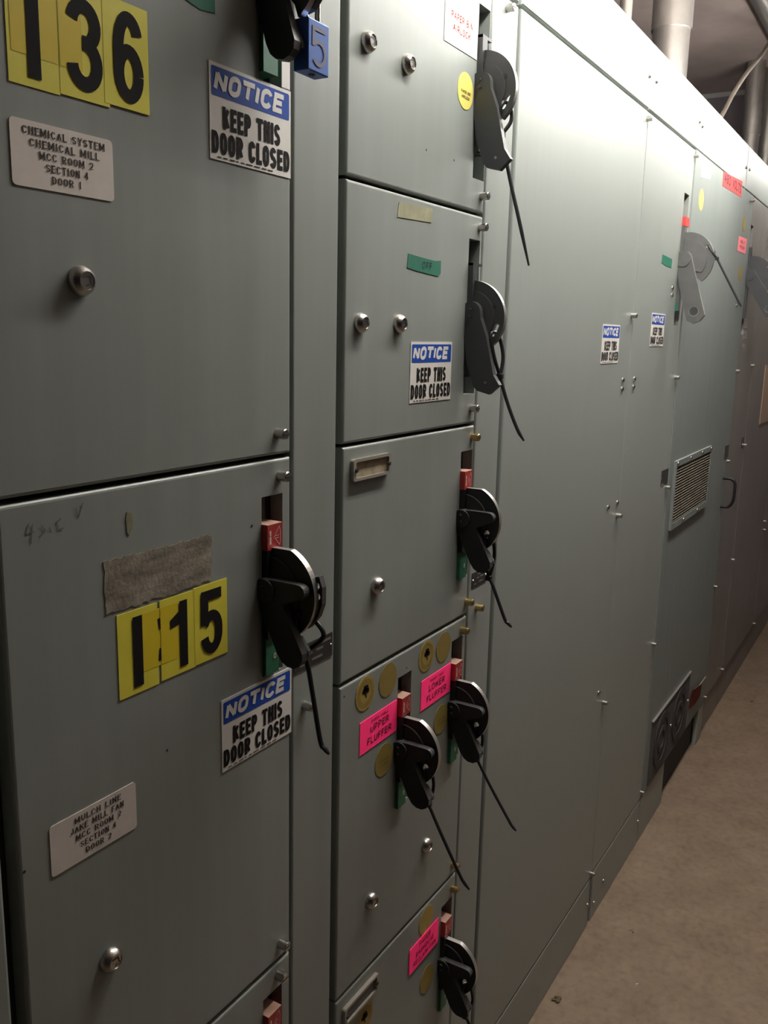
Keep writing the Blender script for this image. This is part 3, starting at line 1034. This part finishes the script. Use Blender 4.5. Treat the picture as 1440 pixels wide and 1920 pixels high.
# ================================================================== SIGNS AND STICKERS
def notice(label, x0, x1, z0, z1, tilt=0.0, fine=True, y=-0.0001):
    w, h = x1 - x0, z1 - z0
    o = sticker('notice_sign', label, 'sign', x0, x1, z0, z1, WHITE, tilt=tilt, group='notice signs on the cabinet doors', y=y)
    bm = bmesh.new()
    a, b = -w / 2 + 0.003, w / 2 - 0.003
    c, d = h / 2 - 0.0035 - 0.30 * h, h / 2 - 0.0035
    bm.faces.new([bm.verts.new((q[0], -0.0009, q[1])) for q in rrect(a, b, c, d, 0.002, 3)])
    obj('header_band', finish(bm), BLUE, o)['label'] = 'blue header band'
    printed(o, 'header_lettering', WHITE, lambda k: text(k, 'NOTICE', -0.006, c + 0.004, 0.30 * h - 0.0070, w * 0.83, 0.0052, -0.0011, slant=0.24, gap=0.14))
    def body(k):
        text(k, 'KEEP THIS', 0, h * -0.165, h * 0.24, w * 0.71, 0.0045, PRINT, gap=0.17)
        text(k, 'DOOR CLOSED', 0, h * -0.435, h * 0.235, w * 0.965, 0.0045, PRINT, gap=0.17)
    printed(o, 'message_lettering', INK, body)
    def foot(k):
        random.seed(3)
        x = -w * 0.42
        while x < w * 0.2:
            l = random.uniform(0.004, 0.011)
            stroke(k, [(x, h * -0.468), (x + l, h * -0.468)], 0.0012, PRINT, square=False)
            x += l + random.uniform(0.0015, 0.004)
    printed(o, 'small_print', SERIFINK, foot)
    return o


notice('blue and white notice sign below the padlocked handle on the upper left door', 0.7105, 0.8420, 1.7815, 1.8720)
notice('blue and white notice sign on the number 115 door, under its black handle', 0.7150, 0.8450, 1.1175, 1.2050)
notice('blue and white notice sign on the door with the green off tape', 1.1250, 1.2535, 1.5160, 1.6035)
notice('left one of two small notice signs on the far tall doors', 1.9910, 2.1195, 1.5580, 1.6455)
notice('right one of two small notice signs, just left of the big grey handle lever', 2.3905, 2.5230, 1.5965, 1.6825)


def serif_card(label, x0, x1, z0, z1, lines, fx):
    o = sticker('label_card', label, 'label', x0, x1, z0, z1, CREAM, r=0.004)
    w, h = x1 - x0, z1 - z0
    def body(k):
        for i, (s, ww, off) in enumerate(lines):
            text(k, s, off * w, h * (0.5 - fx[0] - fx[1] * (i + 1)), h * 0.120, w * ww, 0.00125, PRINT, serif=True, gap=0.35)
    printed(o, 'lettering', SERIFINK, body)
    return o


serif_card('cream label reading chemical system, section 4 door 1, below number 136', 0.4805, 0.5845, 1.7235, 1.7745,
           [('CHEMICAL SYSTEM', 0.80, 0.01), ('CHEMICAL MILL', 0.68, 0.01), ('MCC ROOM 2', 0.53, 0.02), ('SECTION 4', 0.42, 0.02), ('DOOR 1', 0.29, 0.01)], (0.035, 0.172))
serif_card('cream label reading mulch line jake mill fan, door 2, on the middle left door', 0.4805, 0.5850, 1.1145, 1.1655,
           [('MULCH LINE', 0.54, 0.04), ('JAKE MILL FAN', 0.62, 0.03), ('MCC ROOM 2', 0.53, 0.04), ('SECTION 4', 0.42, 0.03), ('DOOR 2', 0.30, 0.03)], (0.035, 0.172))


# number cards: bold digits
def digit(bm, d, cx, cz, w, h, sw, y):
    x, z = cx - w / 2, cz - h / 2
    hs = sw / 2
    f = lambda pts: [(x + hs + a * (w - sw), z + hs + b * (h - sw)) for a, b in pts]
    if d == 'bar':
        stroke(bm, [(cx, z + hs), (cx, z + h - hs)], sw, y)
    elif d == '1':
        stroke(bm, [(cx + w * 0.22, z + hs), (cx + w * 0.22, z + h - hs)], sw, y)
        q = [(cx + w * 0.22 - hs, z + h), (cx + w * 0.02, z + h * 0.86), (cx - w * 0.42, z + h * 0.76), (cx - w * 0.42, z + h * 0.63), (cx + w * 0.22 - hs, z + h * 0.66)]
        bm.faces.new([bm.verts.new((p[0], y, p[1])) for p in q])
    elif d == '3':
        stroke(bm, f(A(0.5, 0.76, 0.47, 0.24, 170, -75, 18) + [(0.42, 0.53)]), sw, y)
        stroke(bm, f([(0.42, 0.53)] + A(0.5, 0.265, 0.5, 0.265, 80, -172, 20)), sw, y)
    elif d == '6':
        stroke(bm, f(A(0.5, 0.76, 0.47, 0.24, 10, 90, 8) + A(0.5, 0.56, 0.5, 0.44, 90, 180, 12)[1:] + [(0, 0.4), (0, 0.27)]), sw, y)
        stroke(bm, f(A(0.5, 0.27, 0.5, 0.30, 0, 360, 30)), sw, y)
    elif d == '5':
        stroke(bm, f([(0.05, 1), (0.95, 1)]), sw, y)
        stroke(bm, f([(0.04, 1), (0.02, 0.47)]), sw, y, square=False)
        stroke(bm, f([(0.02, 0.47)] + A(0.5, 0.36, 0.5, 0.26, 148, 0, 14) + A(0.5, 0.28, 0.5, 0.28, 0, -170, 16)[1:]), sw, y)


def number_card(label, x0, x1, z0, z1, d, dw, sw, patch=None, group=None, tilt=0.0, dy=0.0, dx=0.0):
    o = sticker('number_sticker', label, 'number sticker', x0, x1, z0, z1, YELLOW, group=group, y=dy, tilt=tilt)
    h = z1 - z0
    if patch:
        cx, cz = (x0 + x1) / 2, (z0 + z1) / 2
        bm = bmesh.new()
        bm.faces.new([bm.verts.new((p[0] - cx, -0.0009, p[1] - cz)) for p in ((patch[0], patch[2]), (patch[1], patch[2]), (patch[1], patch[3]), (patch[0], patch[3]))])
        obj('show_through_patch', finish(bm), YELLOWDEEP, o)['label'] = 'deeper yellow patch of an older sticker showing through'
    bm = bmesh.new()
    digit(bm, d, dx, 0.0, dw, h * 0.84, sw, -0.0012)
    obj('digit', bm, INK, o)
    return o


ga, gb = 'stickers spelling 136', 'stickers spelling 115'
number_card('yellow sticker with a plain black stroke, leftmost card of the top left number', 0.4825, 0.5310, 1.8000, 1.8860, 'bar', 0.012, 0.0125, (0.4860, 0.5300, 1.8230, 1.8860), ga)
number_card('yellow sticker with black digit three in the top left number', 0.5312, 0.5835, 1.8015, 1.8875, '3', 0.0380, 0.0118, (0.5320, 0.5550, 1.8230, 1.8870), ga, dy=-0.0002)
number_card('yellow sticker with black digit six in the top left number', 0.5780, 0.6300, 1.8045, 1.8915, '6', 0.0345, 0.0116, None, ga, dy=-0.0004, dx=0.002)
number_card('yellow sticker with a plain black stroke, leftmost card under the torn paper', 0.5690, 0.6215, 1.2575, 1.3440, 'bar', 0.012, 0.0125, (0.6010, 0.6212, 1.2770, 1.3370), gb, dx=-0.001)
number_card('yellow sticker with a flagged black digit one, middle card under the torn paper', 0.6250, 0.6755, 1.2590, 1.3445, '1', 0.0300, 0.0115, (0.6255, 0.6500, 1.2770, 1.3370), gb, dy=-0.0001, dx=0.001)
number_card('yellow sticker with black digit five, right card under the torn paper', 0.6745, 0.7265, 1.2600, 1.3460, '5', 0.0345, 0.0118, None, gb, dy=-0.0003)
# sliver of the older sticker visible in the gap
o = sticker('number_sticker', 'narrow sliver of an older deep yellow sticker in the gap between two number cards', 'number sticker', 0.6195, 0.6270, 1.2770, 1.3370, YELLOWDEEP, y=0.0)
bm = bmesh.new()
stroke(bm, [(0.000, 0.020), (0.002, 0.008)], 0.004, -0.0009)
stroke(bm, [(0.002, -0.012), (0.000, -0.025)], 0.004, -0.0009)
obj('print_fragment', bm, INK, o)

# torn paper backing
bm = bmesh.new()
random.seed(11)
lp = []
x0, x1, z0, z1 = 0.5560, 0.7030, 1.3480, 1.4000
for i in range(40):
    lp.append((x0 + (x1 - x0) * i / 40, z0 + random.uniform(-0.0015, 0.002) ))
for i in range(10):
    lp.append((x1 + random.uniform(-0.002, 0.001), z0 + (z1 - z0) * i / 10))
for i in range(40):
    lp.append((x1 - (x1 - x0) * i / 40, z1 + random.uniform(-0.0015, 0.001)))
for i in range(10):
    lp.append((x0 + random.uniform(-0.001, 0.002), z1 - (z1 - z0) * i / 10))
cx, cz = (x0 + x1) / 2, (z0 + z1) / 2
prism(bm, [[(p[0] - cx, p[1] - cz) for p in lp]], 0.0, -0.0006, 'y')
tag(obj('torn_label', finish(bm), PAPERTORN, loc=(cx, -0.0001, cz)), 'ragged grey paper left from a peeled label above number 115', 'label residue')

# white paper-bin card and round yellow sticker
o = sticker('label_card', 'white card with red lettering paper bin airlock near the top edge', 'label', 1.1960, 1.3015, 2.0185, 2.0705, WHITE)
def f_(k):
    text(k, 'PAPER BIN', 0.0, 0.0090, 0.0095, 0.068, 0.0015, PRINT, gap=0.3)
    text(k, 'AIRLOCK', 0.0, -0.0065, 0.0095, 0.056, 0.0015, PRINT, gap=0.3)
printed(o, 'lettering', REDINK, f_)


def seal_bm(r, scallop=0, t=0.0006):
    n = 96
    lp = []
    for i in range(n):
        a = 2 * PI * i / n
        rr = r * (1 + (0.02 * math.cos(scallop * a) if scallop else 0))
        lp.append((rr * math.cos(a), rr * math.sin(a)))
    bm = bmesh.new()
    prism(bm, [lp], 0.0, -t, 'y')
    return finish(bm)


def seal(label, x, z, m, r=0.0255, scallop=32, group=None):
    o = obj('round_sticker', seal_bm(r, scallop), m, loc=(x, -0.0001, z))
    return tag(o, label, 'sticker', group)


def emblem(o, s=1.12):
    def ring(k):
        n = 48
        for (ra, rb) in ((0.0185, 0.0178), (0.0140, 0.0134)):
            for i in range(n):
                a, b = 2 * PI * i / n, 2 * PI * (i + 1) / n
                k.faces.new([k.verts.new((rr * s * math.cos(t), -0.0009, rr * s * math.sin(t))) for rr, t in ((ra, a), (ra, b), (rb, b), (rb, a))])
        for i in range(26):
            a = 2 * PI * i / 26
            c, q = math.cos(a), math.sin(a)
            stroke(k, [(0.0152 * s * c, 0.0152 * s * q), (0.0168 * s * c, 0.0168 * s * q)], 0.0014, -0.0009, square=False)
    printed(o, 'ring_print', GOLDDARK, ring)
    def leaf(k):
        for (x, z, r) in ((-0.0045, 0.0045, 0.0042), (0.003, 0.008, 0.0046), (0.006, 0.003, 0.0040), (0, 0.003, 0.0045), (-0.002, 0.0095, 0.0034)):
            k.faces.new([k.verts.new((x + r * math.cos(2 * PI * i / 12), -0.0009, z + r * math.sin(2 * PI * i / 12))) for i in range(12)])
        stroke(k, [(0.001, 0.002), (0.0015, -0.0055)], 0.0026, -0.0009)
    printed(o, 'leaf_print', INK, leaf)


gs = 'round gold stickers on the double handle door'
emblem(seal('round gold sticker with black leaf emblem, left above the upper fluffer card', 1.0205, 1.1080, GOLD, group=gs))
seal('plain scalloped gold sticker left of the slot above the upper fluffer handle', 1.0835, 1.1075, GOLDDULL, group=gs)
emblem(seal('round gold sticker with black leaf emblem above the lower fluffer card', 1.2040, 1.1080, GOLD, group=gs))
seal('plain scalloped gold sticker close to the brass screw above lower fluffer handle', 1.2630, 1.1060, GOLDDULL, group=gs)


def words(o, ls, zz, m=INK, h=0.0040, w=0.026):
    def fn(k):
        for s, z, q in zip(ls, zz, (1.0, 0.85, 0.7)):
            text(k, s, 0, z, h, w * q, 0.0008, -0.0009, gap=0.3)
    printed(o, 'lettering', m, fn)


words(seal('dull gold sticker with small print under the upper fluffer card', 1.0770, 0.9815, GOLDDULL, scallop=0, group=gs), ('UPPER', 'FLUFFER'), (-0.002, -0.009), GOLDDARK)
words(seal('dull gold sticker with small print under the lower fluffer card', 1.2630, 0.9775, GOLDDULL, scallop=0, group=gs), ('LOWER', 'FLUFFER'), (-0.002, -0.009), GOLDDARK)
words(seal('bright yellow round sticker beside the paper bin airlock handle', 1.2680, 1.9680, LEMON, r=0.0255, scallop=0), ('PAPER BIN', 'AIRLOCK'), (-0.004, -0.011), SERIFINK, h=0.0042, w=0.030)
seal('plain gold sticker partly behind the lowest pink card', 1.2350, 0.6130, GOLD, group='gold stickers on the lowest door')
seal('dull gold sticker beneath the lowest pink card', 1.2450, 0.4900, GOLDDULL, scallop=0, group='gold stickers on the lowest door')
emblem(seal('round gold sticker with leaf emblem below the clear nameplate at the bottom', 1.0350, 0.5600, GOLD, group='gold stickers on the lowest door'))


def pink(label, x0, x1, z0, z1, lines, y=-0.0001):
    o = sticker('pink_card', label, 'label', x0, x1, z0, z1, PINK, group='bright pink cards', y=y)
    def fn(k):
        for s, z, h, w, sw in lines:
            text(k, s, 0.002, z, h, w, sw, PRINT, gap=0.28)
    printed(o, 'lettering', PINKINK, fn)


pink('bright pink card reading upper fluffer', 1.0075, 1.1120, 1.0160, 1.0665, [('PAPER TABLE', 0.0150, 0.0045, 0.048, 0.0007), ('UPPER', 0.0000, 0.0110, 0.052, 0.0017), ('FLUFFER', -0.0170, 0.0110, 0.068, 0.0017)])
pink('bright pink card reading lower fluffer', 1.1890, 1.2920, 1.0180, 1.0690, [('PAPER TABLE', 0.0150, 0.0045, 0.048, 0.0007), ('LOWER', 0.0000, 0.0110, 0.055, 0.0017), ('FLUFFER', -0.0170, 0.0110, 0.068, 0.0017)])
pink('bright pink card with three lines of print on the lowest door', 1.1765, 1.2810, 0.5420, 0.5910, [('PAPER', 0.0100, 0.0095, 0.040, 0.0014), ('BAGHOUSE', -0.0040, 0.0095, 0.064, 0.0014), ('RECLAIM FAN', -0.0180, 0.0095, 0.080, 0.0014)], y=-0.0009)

# tapes
def tape(name, label, pts, m, cat='tape'):
    cx = sum(p[0] for p in pts) / len(pts)
    cz = sum(p[1] for p in pts) / len(pts)
    bm = bmesh.new()
    prism(bm, [[(p[0] - cx, p[1] - cz) for p in pts]], 0.0, -0.0006, 'y')
    return tag(obj(name, finish(bm), m, loc=(cx, -0.0001, cz)), label, cat)


o = tape('green_tape', 'green tape strip marked off in the middle of a door', [(1.1085, 1.7045), (1.1340, 1.7020), (1.2010, 1.6985), (1.2085, 1.7030), (1.2080, 1.7215), (1.1900, 1.7195), (1.1450, 1.7215), (1.1110, 1.7235)], GREENTAPE)
printed(o, 'lettering', mat('ink on green', (0.006, 0.03, 0.025), 0.6), lambda k: text(k, 'OFF', 0.003, -0.0055, 0.0100, 0.028, 0.0013, -0.0009, gap=0.5))
tape('green_tape', 'green tape strip cut by the top edge above the notice sign', [(0.660, 1.925), (0.684, 1.916), (0.7000, 1.9135), (0.7210, 1.9165), (0.7205, 1.945), (0.660, 1.945)], GREENTAPE)
tape('green_tape', 'small green tape square left of the big grey handle', [(2.4440, 1.8120), (2.4900, 1.8070), (2.5480, 1.8060), (2.5490, 1.8290), (2.4470, 1.8330)], GREENTAPE)
tape('tape_residue', 'faint yellowed tape residue at the top of the green tape door', [(1.0790, 1.7680), (1.1745, 1.7715), (1.1790, 1.7910), (1.0825, 1.7875)], RESIDUE, 'residue')
tape('tape_residue', 'small olive glue smudge above the torn label paper', [(0.5860, 1.4225), (0.5885, 1.4190), (0.5915, 1.4240), (0.5935, 1.4300), (0.5925, 1.4400), (0.5865, 1.4425), (0.5850, 1.4360)], mat('olive glue', (0.235, 0.225, 0.135), 0.7, noise=0.2, nscale=90), 'residue')
o = tape('voltage_tag', 'red tag with black print hanging at the top of the far vent door', [(3.0950, 2.0960), (3.4150, 2.1040), (3.4100, 2.1560), (3.0890, 2.1380)], REDTAPE, 'label')
o.location.y = -0.0022
def vt(k):
    text(k, '480', -0.090, -0.013, 0.030, 0.10, 0.006, -0.0010, gap=0.3)
    text(k, 'VOLTS', 0.070, -0.011, 0.030, 0.15, 0.006, -0.0010, gap=0.3)
printed(o, 'lettering', PINKINK, vt)
tape('label_card', 'small torn cream label in the top left corner of the far vent door', [(2.7900, 2.0760), (2.9180, 2.0900), (2.9150, 2.1170), (2.8600, 2.1140), (2.7830, 2.1060)], CREAM, 'label').location.y = -0.0022
seal('small yellow round sticker under the torn cream label on the far door', 2.8200, 2.0180, LEMON, r=0.030, scallop=0).location.y = -0.0022
seal('dull gold round sticker above the pale pink card on the far door', 3.5180, 2.0260, GOLDDULL, r=0.027, scallop=0).location.y = -0.0022
seal('dull gold round sticker below the pale pink card on the far door', 3.5280, 1.8560, GOLDDULL, r=0.027, scallop=0).location.y = -0.0022
o = tape('pink_card', 'pale pink card near the far right edge, beside the dark tilted handle', [(3.4370, 1.9280), (3.5920, 1.9290), (3.5960, 1.9830), (3.4410, 1.9780)], PALEPINK, 'label')
o.location.y = -0.0022
printed(o, 'lettering', REDINK, lambda k: (text(k, 'BELT', 0, 0.004, 0.010, 0.080, 0.002, -0.0009), text(k, 'FEEDER', 0, -0.014, 0.010, 0.095, 0.002, -0.0009)))
# curled red tag low down
bm = bmesh.new()
rows = [(0.228, -0.001), (0.27, -0.003), (0.302, -0.006), (0.313, -0.012), (0.318, -0.018)]
v = [[bm.verts.new((x, y, z + (0.012 if x < 3.4 else -0.006))) for x in (3.328, 3.43, 3.535)] for z, y in rows]
for i in range(len(rows) - 1):
    for j in range(2):
        f = bm.faces.new((v[i][j], v[i][j + 1], v[i + 1][j + 1], v[i + 1][j]))
        f.material_index = 1 if i >= 3 else 0
bmesh.ops.solidify(bm, geom=list(bm.faces), thickness=0.0006)
o = obj('hanging_tag', finish(bm), [mat('faded red card', (0.36, 0.07, 0.065), 0.7), CREAM], loc=(0, -0.004, 0))
tag(o, 'faded red tag with curled pale top edge, right of the dark filter panel', 'label')
# small white labels by the dark handle
bm = bmesh.new()
for (a, b, c, d) in ((3.715, 3.788, 1.665, 1.702), (3.722, 3.790, 1.622, 1.655), (3.735, 3.782, 1.590, 1.604)):
    prism(bm, [[(a - 3.75, c - 1.65), (b - 3.75, c - 1.65), (b - 3.75, d - 1.65), (a - 3.75, d - 1.65)]] + ([] if b - a < 0.06 else [[(a - 3.742, c - 1.643), (a - 3.742, d - 1.657), (b - 3.758, d - 1.657), (b - 3.758, c - 1.643)]]), 0, -0.0006, 'y')
tag(obj('diagram_sticker', finish(bm), mat('worn pale print', (0.30, 0.28, 0.27), 0.7), loc=(3.75, -0.0001, 1.65)), 'worn pale diagram sticker under the dark tilted handle', 'sticker')
tag(obj('wall_board', box(-0.15, 0.15, -0.004, 0, -0.1325, 0.1325), CARDBOARD, loc=(4.490, -0.0002, 1.380)), 'tan board fixed to the last cabinets at the right edge', 'board')

# pencil marks and specks belong to the door they are on
def scr(k):
    T = lambda pts: [(x - X0, z - 0.8085) for x, z in pts]
    for q in ([(0.478, 1.450), (0.474, 1.441), (0.483, 1.442)], [(0.4815, 1.449), (0.479, 1.432)], [(0.490, 1.446), (0.494, 1.441), (0.489, 1.437)], [(0.498, 1.443), (0.500, 1.438)],
              [(0.511, 1.449), (0.506, 1.446), (0.508, 1.439), (0.513, 1.440)], [(0.527, 1.456), (0.530, 1.447), (0.5355, 1.459)]):
        stroke(k, T(q), 0.0011, -0.0004, square=False)
printed(U2, 'handwriting', SCRIBBLE, scr)


def specks(t, pts, r=0.0017):
    px, py, pz = t.location
    bm = bmesh.new()
    for x, z in pts:
        bm.faces.new([bm.verts.new((x - px + r * math.cos(2 * PI * i / 8), -0.0003, z - pz + r * math.sin(2 * PI * i / 8))) for i in range(8)])
    obj('small_holes', finish(bm), SLOTINK, t)


specks(U2, [(0.7712, 1.3969), (0.6304, 1.1801), (0.4525, 1.1362)])
specks(Ua, [(1.154, 1.866), (1.239, 1.8665)])
specks(Ud, [(0.966, 1.122), (1.140, 1.108)])
bm = bmesh.new()
prism(bm, [[(0.8265, 1.8735), (0.8410, 1.8735), (0.8410, 1.9025), (0.8265, 1.9020)]], 0.0, -0.0006, 'y')
for v in bm.verts:
    v.co.x -= X0; v.co.z -= 1.4735
obj('pale_strip', finish(bm), WHITE, U1)['label'] = 'pale sticker strip right of the slot'


# ================================================================== CABLE TIES
def tie(label, x, loop, knot, tail, r=0.0030):
    """black zip tie: closed loop through the disc, square head, free tail; points are (dx, y, z)"""
    t = thing('cable_tie', label, 'cable tie', (x, knot[0], knot[1]), 'black cable ties on the switch handles')
    L = lambda p: (p[0], p[1] - knot[0], p[2] - knot[1])
    bm = bmesh.new()
    tube(bm, smoothpath([L(p) for p in loop], 6), r, 8)
    obj('loop', finish(bm), BLACK, t, smooth=True)
    bm = box(-0.0042, 0.0042, -0.0048, 0.0048, -0.0042, 0.0042, 0.001)
    obj('head', bm, BLACK, t)
    bm = bmesh.new()
    pts = smoothpath([L(p) for p in tail], 6)
    tube(bm, pts, r, 8, taper=[1 if i < len(pts) - 4 else 1 - 0.12 * (i - len(pts) + 5) for i in range(len(pts))])
    obj('tail', finish(bm), BLACK, t, smooth=True)
    return t


def small_loop(knot, top, spread=0.010, bulge=0.008):
    """strap loop from the head up round the rim of the disc and back; knot, top are (y, z)"""
    ky, kz = knot
    ty, tz = top
    my, mz = (ky + ty) / 2, (kz + tz) / 2
    return [(0.0, ky, kz), (-spread * 0.7, my + bulge * 0.4, mz), (-spread * 0.8, ty + 0.003, tz), (0.0, ty, tz + 0.005), (spread * 0.8, ty - 0.005, tz - 0.003), (spread * 0.9, my - bulge, mz), (0.001, ky - 0.001, kz + 0.002)]


tie('black cable tie on the handle of the number 115 door', 0.803,
    small_loop((-0.0520, 1.2457), (-0.0500, 1.2905), 0.012, 0.020), (-0.0520, 1.2457),
    [(0, -0.0520, 1.2450), (0.0, -0.0580, 1.2250), (0, -0.0639, 1.1965), (0, -0.0751, 1.1420), (0, -0.0815, 1.1340), (0, -0.0881, 1.1285)])
tie('black cable tie on the paper bin airlock handle', 1.317,
    small_loop((-0.0400, 1.9130), (-0.0440, 1.9535), 0.010, 0.008), (-0.0400, 1.9130),
    [(0, -0.0400, 1.9125), (0, -0.0560, 1.8500), (0, -0.0740, 1.7905), (0, -0.0945, 1.7205)])
tie('black cable tie on the handle of the green off tape door', 1.315,
    small_loop((-0.0560, 1.5520), (-0.0440, 1.6145), 0.010, 0.006), (-0.0560, 1.5520),
    [(0, -0.0560, 1.5515), (0, -0.0720, 1.5090), (0, -0.0900, 1.4710), (0, -0.1025, 1.4530)])
tie('black cable tie on the handle of the clear nameplate door', 1.3135,
    small_loop((-0.0535, 1.2215), (-0.0500, 1.2880), 0.010, 0.006), (-0.0535, 1.2215),
    [(0, -0.0535, 1.2215), (0, -0.0617, 1.2097), (0, -0.0853, 1.1576), (0, -0.0915, 1.1510), (0, -0.0989, 1.1449)])
tie('black cable tie on the upper fluffer handle', 1.1270,
    small_loop((-0.0530, 0.9010), (-0.0490, 0.9530), 0.008, 0.006), (-0.0530, 0.9010),
    [(0, -0.0530, 0.9010), (0, -0.0800, 0.8530), (0, -0.1113, 0.8007), (0, -0.1190, 0.7905), (0, -0.1285, 0.7815)], 0.0026)
tie('black cable tie on the lower fluffer handle', 1.3070,
    small_loop((-0.0500, 0.9002), (-0.0490, 0.9530), 0.008, 0.006), (-0.0500, 0.9002),
    [(0, -0.0500, 0.9002), (0, -0.0800, 0.8540), (0, -0.1156, 0.8037), (0, -0.1220, 0.7960), (0, -0.1291, 0.7902)], 0.0026)
tie('black cable tie on the lowest handle at the bottom of the picture', 1.3060,
    small_loop((-0.0510, 0.3920), (-0.0500, 0.4540), 0.008, 0.010), (-0.0510, 0.3920),
    [(0, -0.0510, 0.3920), (0, -0.0600, 0.3780), (0, -0.0850, 0.3300), (0, -0.1100, 0.2900)], 0.0026)
tie('black cable tie hanging from the rim of the big grey handle', 2.6420,
    [(0, -0.0985, 1.8355), (-0.006, -0.088, 1.850), (-0.004, -0.0735, 1.8700), (0.004, -0.0745, 1.8720), (0.006, -0.090, 1.852), (0, -0.0985, 1.8365)], (-0.0985, 1.8355),
    [(0, -0.0985, 1.8355), (0, -0.1330, 1.7760), (0, -0.1660, 1.7198), (0, -0.1740, 1.7075)], 0.0030)
tie('black cable tie sticking out from the dark tilted handle', 3.6850,
    [(0, -0.0700, 1.8240), (-0.006, -0.0600, 1.8255), (0.0, -0.0500, 1.8200), (0.006, -0.056, 1.8120), (0, -0.0700, 1.8225)], (-0.0700, 1.8235),
    [(0, -0.0700, 1.8235), (0, -0.0950, 1.8210), (0, -0.1400, 1.8230), (0, -0.1900, 1.8150)], 0.0030)

# ================================================================== PADLOCK
PL = thing('padlock', 'blue safety padlock with worn 5 hanging from the top left handle', 'padlock', (0.8185, -0.0455, 1.8785))
bm = box(-0.0185, 0.0185, -0.0095, 0.0095, 0.0, 0.0500, 0.0012)
pb = obj('lock_body', bm, LOCKBLUE, PL)
bm = bmesh.new()
stroke(bm, [(-0.0095, 0.0420), (0.0100, 0.0420)], 0.0045, -0.0099)
stroke(bm, [(-0.0095, 0.0420), (-0.0100, 0.0270)], 0.0042, -0.0099)
stroke(bm, [(-0.0100, 0.0275)] + A(0.0, 0.0190, 0.0110, 0.0110, 130, -140, 22), 0.0044, -0.0099)
o = obj('number_mark', bm, LOCKMARK, pb); o['label'] = 'scuffed number 5'
bm = bmesh.new()
lathe_y(bm, 0, 0, [(0.0030, -0.0003), (0.0030, 0.0003)], 12)
prism(bm, [circ(0.0, 0.0, 0.0040, 14)], -0.0004, 0.0003, 'z')
obj('keyhole', finish(bm), SLOTINK, pb)
bm = bmesh.new()
tube(bm, [(-0.0105, 0, 0.048), (-0.0105, 0, 0.075)] + [(0.0 + 0.0105 * math.cos(math.radians(a)), 0, 0.0785 + 0.0105 * math.sin(math.radians(a))) for a in range(170, 0, -20)] + [(0.0105, 0, 0.075), (0.0105, 0, 0.048)], 0.0030, 12)
obj('shackle', finish(bm), CHROME, PL, smooth=True)

# ================================================================== CONDUITS AND CABLE
def conduit(label, x, y, r, z0=2.286, z1=3.0, coup=None):
    t = thing('conduit', label, 'conduit', (x, y, z0), 'steel conduits above the cabinets')
    bm = bmesh.new()
    tube(bm, [(0, 0, 0), (0, 0, z1 - z0)], r, 28)
    obj('pipe', finish(bm), GALV, t, smooth=True)
    if coup:
        bm = bmesh.new()
        tube(bm, [(0, 0, coup), (0, 0, coup + 0.11)], r * 1.09, 28)
        obj('coupling', finish(bm), GALV, t, smooth=True)
    bm = bmesh.new()
    tube(bm, [(0, 0, 0), (0, 0, 0.02)], r * 1.18, 8)
    obj('locknut', finish(bm), GALV, t)
    return t


conduit('thick vertical steel conduit rising from the cabinet top in the upper right', 3.125, 0.205, 0.0585, coup=0.30)
conduit('paired steel conduit, left one, at the upper right edge', 5.115, 0.300, 0.045, coup=0.36)
conduit('paired steel conduit, right one, at the upper right edge', 5.270, 0.245, 0.045, coup=0.30)
conduit('thin pale conduit stub behind the cabinet top, left of the thick conduit', 2.47, 0.150, 0.016)
t = thing('conduit', 'dark steel conduit running along under the ceiling at the top right corner', 'conduit', (2.6, 0.078, 2.895), 'steel conduits above the cabinets')
bm = bmesh.new(); tube(bm, [(0, 0, 0), (3.05, 0, 0)], 0.042, 20); obj('pipe', finish(bm), GALV, t, smooth=True)
for xx in (0.3, 1.2, 2.2):
    bm = bmesh.new(); tube(bm, [(xx, 0, 0), (xx, 0, 0.105)], 0.006, 8); obj('hanger_rod', finish(bm), STEEL, t)
bm = bmesh.new()
tube(bm, smoothpath([(3.42, 0.200, 2.296), (3.55, 0.160, 2.360), (3.70, 0.150, 2.440), (3.88, 0.150, 2.560), (4.10, 0.150, 2.686), (4.35, 0.150, 2.809), (4.51, 0.150, 2.900), (4.70, 0.155, 3.0)], 5), 0.0085, 10)
tag(obj('flexible_cable', finish(bm), FLEX, smooth=True), 'thin tan grey cable sloping up from the cabinet top to the ceiling', 'cable')

# ================================================================== FLOOR CRUMBS
random.seed(21)


def crumb(label, x, y, s, m, k=7):
    bm = bmesh.new()
    for i in range(k):
        c = Vector((random.uniform(-s, s) * 0.6, random.uniform(-s, s) * 0.6, random.uniform(0.001, 0.003)))
        bmesh.ops.create_icosphere(bm, subdivisions=1, radius=random.uniform(0.15, 0.45) * s, matrix=Matrix.Translation(c) @ Matrix.Diagonal((1, random.uniform(0.4, 1), 0.35, 1)))
    zmin = min(v.co.z for v in bm.verts)
    for v in bm.verts:
        v.co.z -= zmin
    return tag(obj('floor_debris', bm, m, loc=(x, y, 0.0)), label, 'debris', 'crumbs on the concrete floor')


crumb('brown leaf crumb on the floor close to the cabinet foot, bottom of picture', 1.8975, -0.030, 0.016, DEBRIS, 12)
crumb('small curled brown scrap on the concrete, right of the leaf crumb', 2.2626, -0.112, 0.011, DEBRIS, 5)
crumb('white grit fleck on the concrete near the bottom edge', 2.0574, -0.187, 0.008, DUSTSPECK, 3)
crumb('dark crumb on the far part of the concrete floor', 4.1600, -0.126, 0.020, DEBRIS, 6)
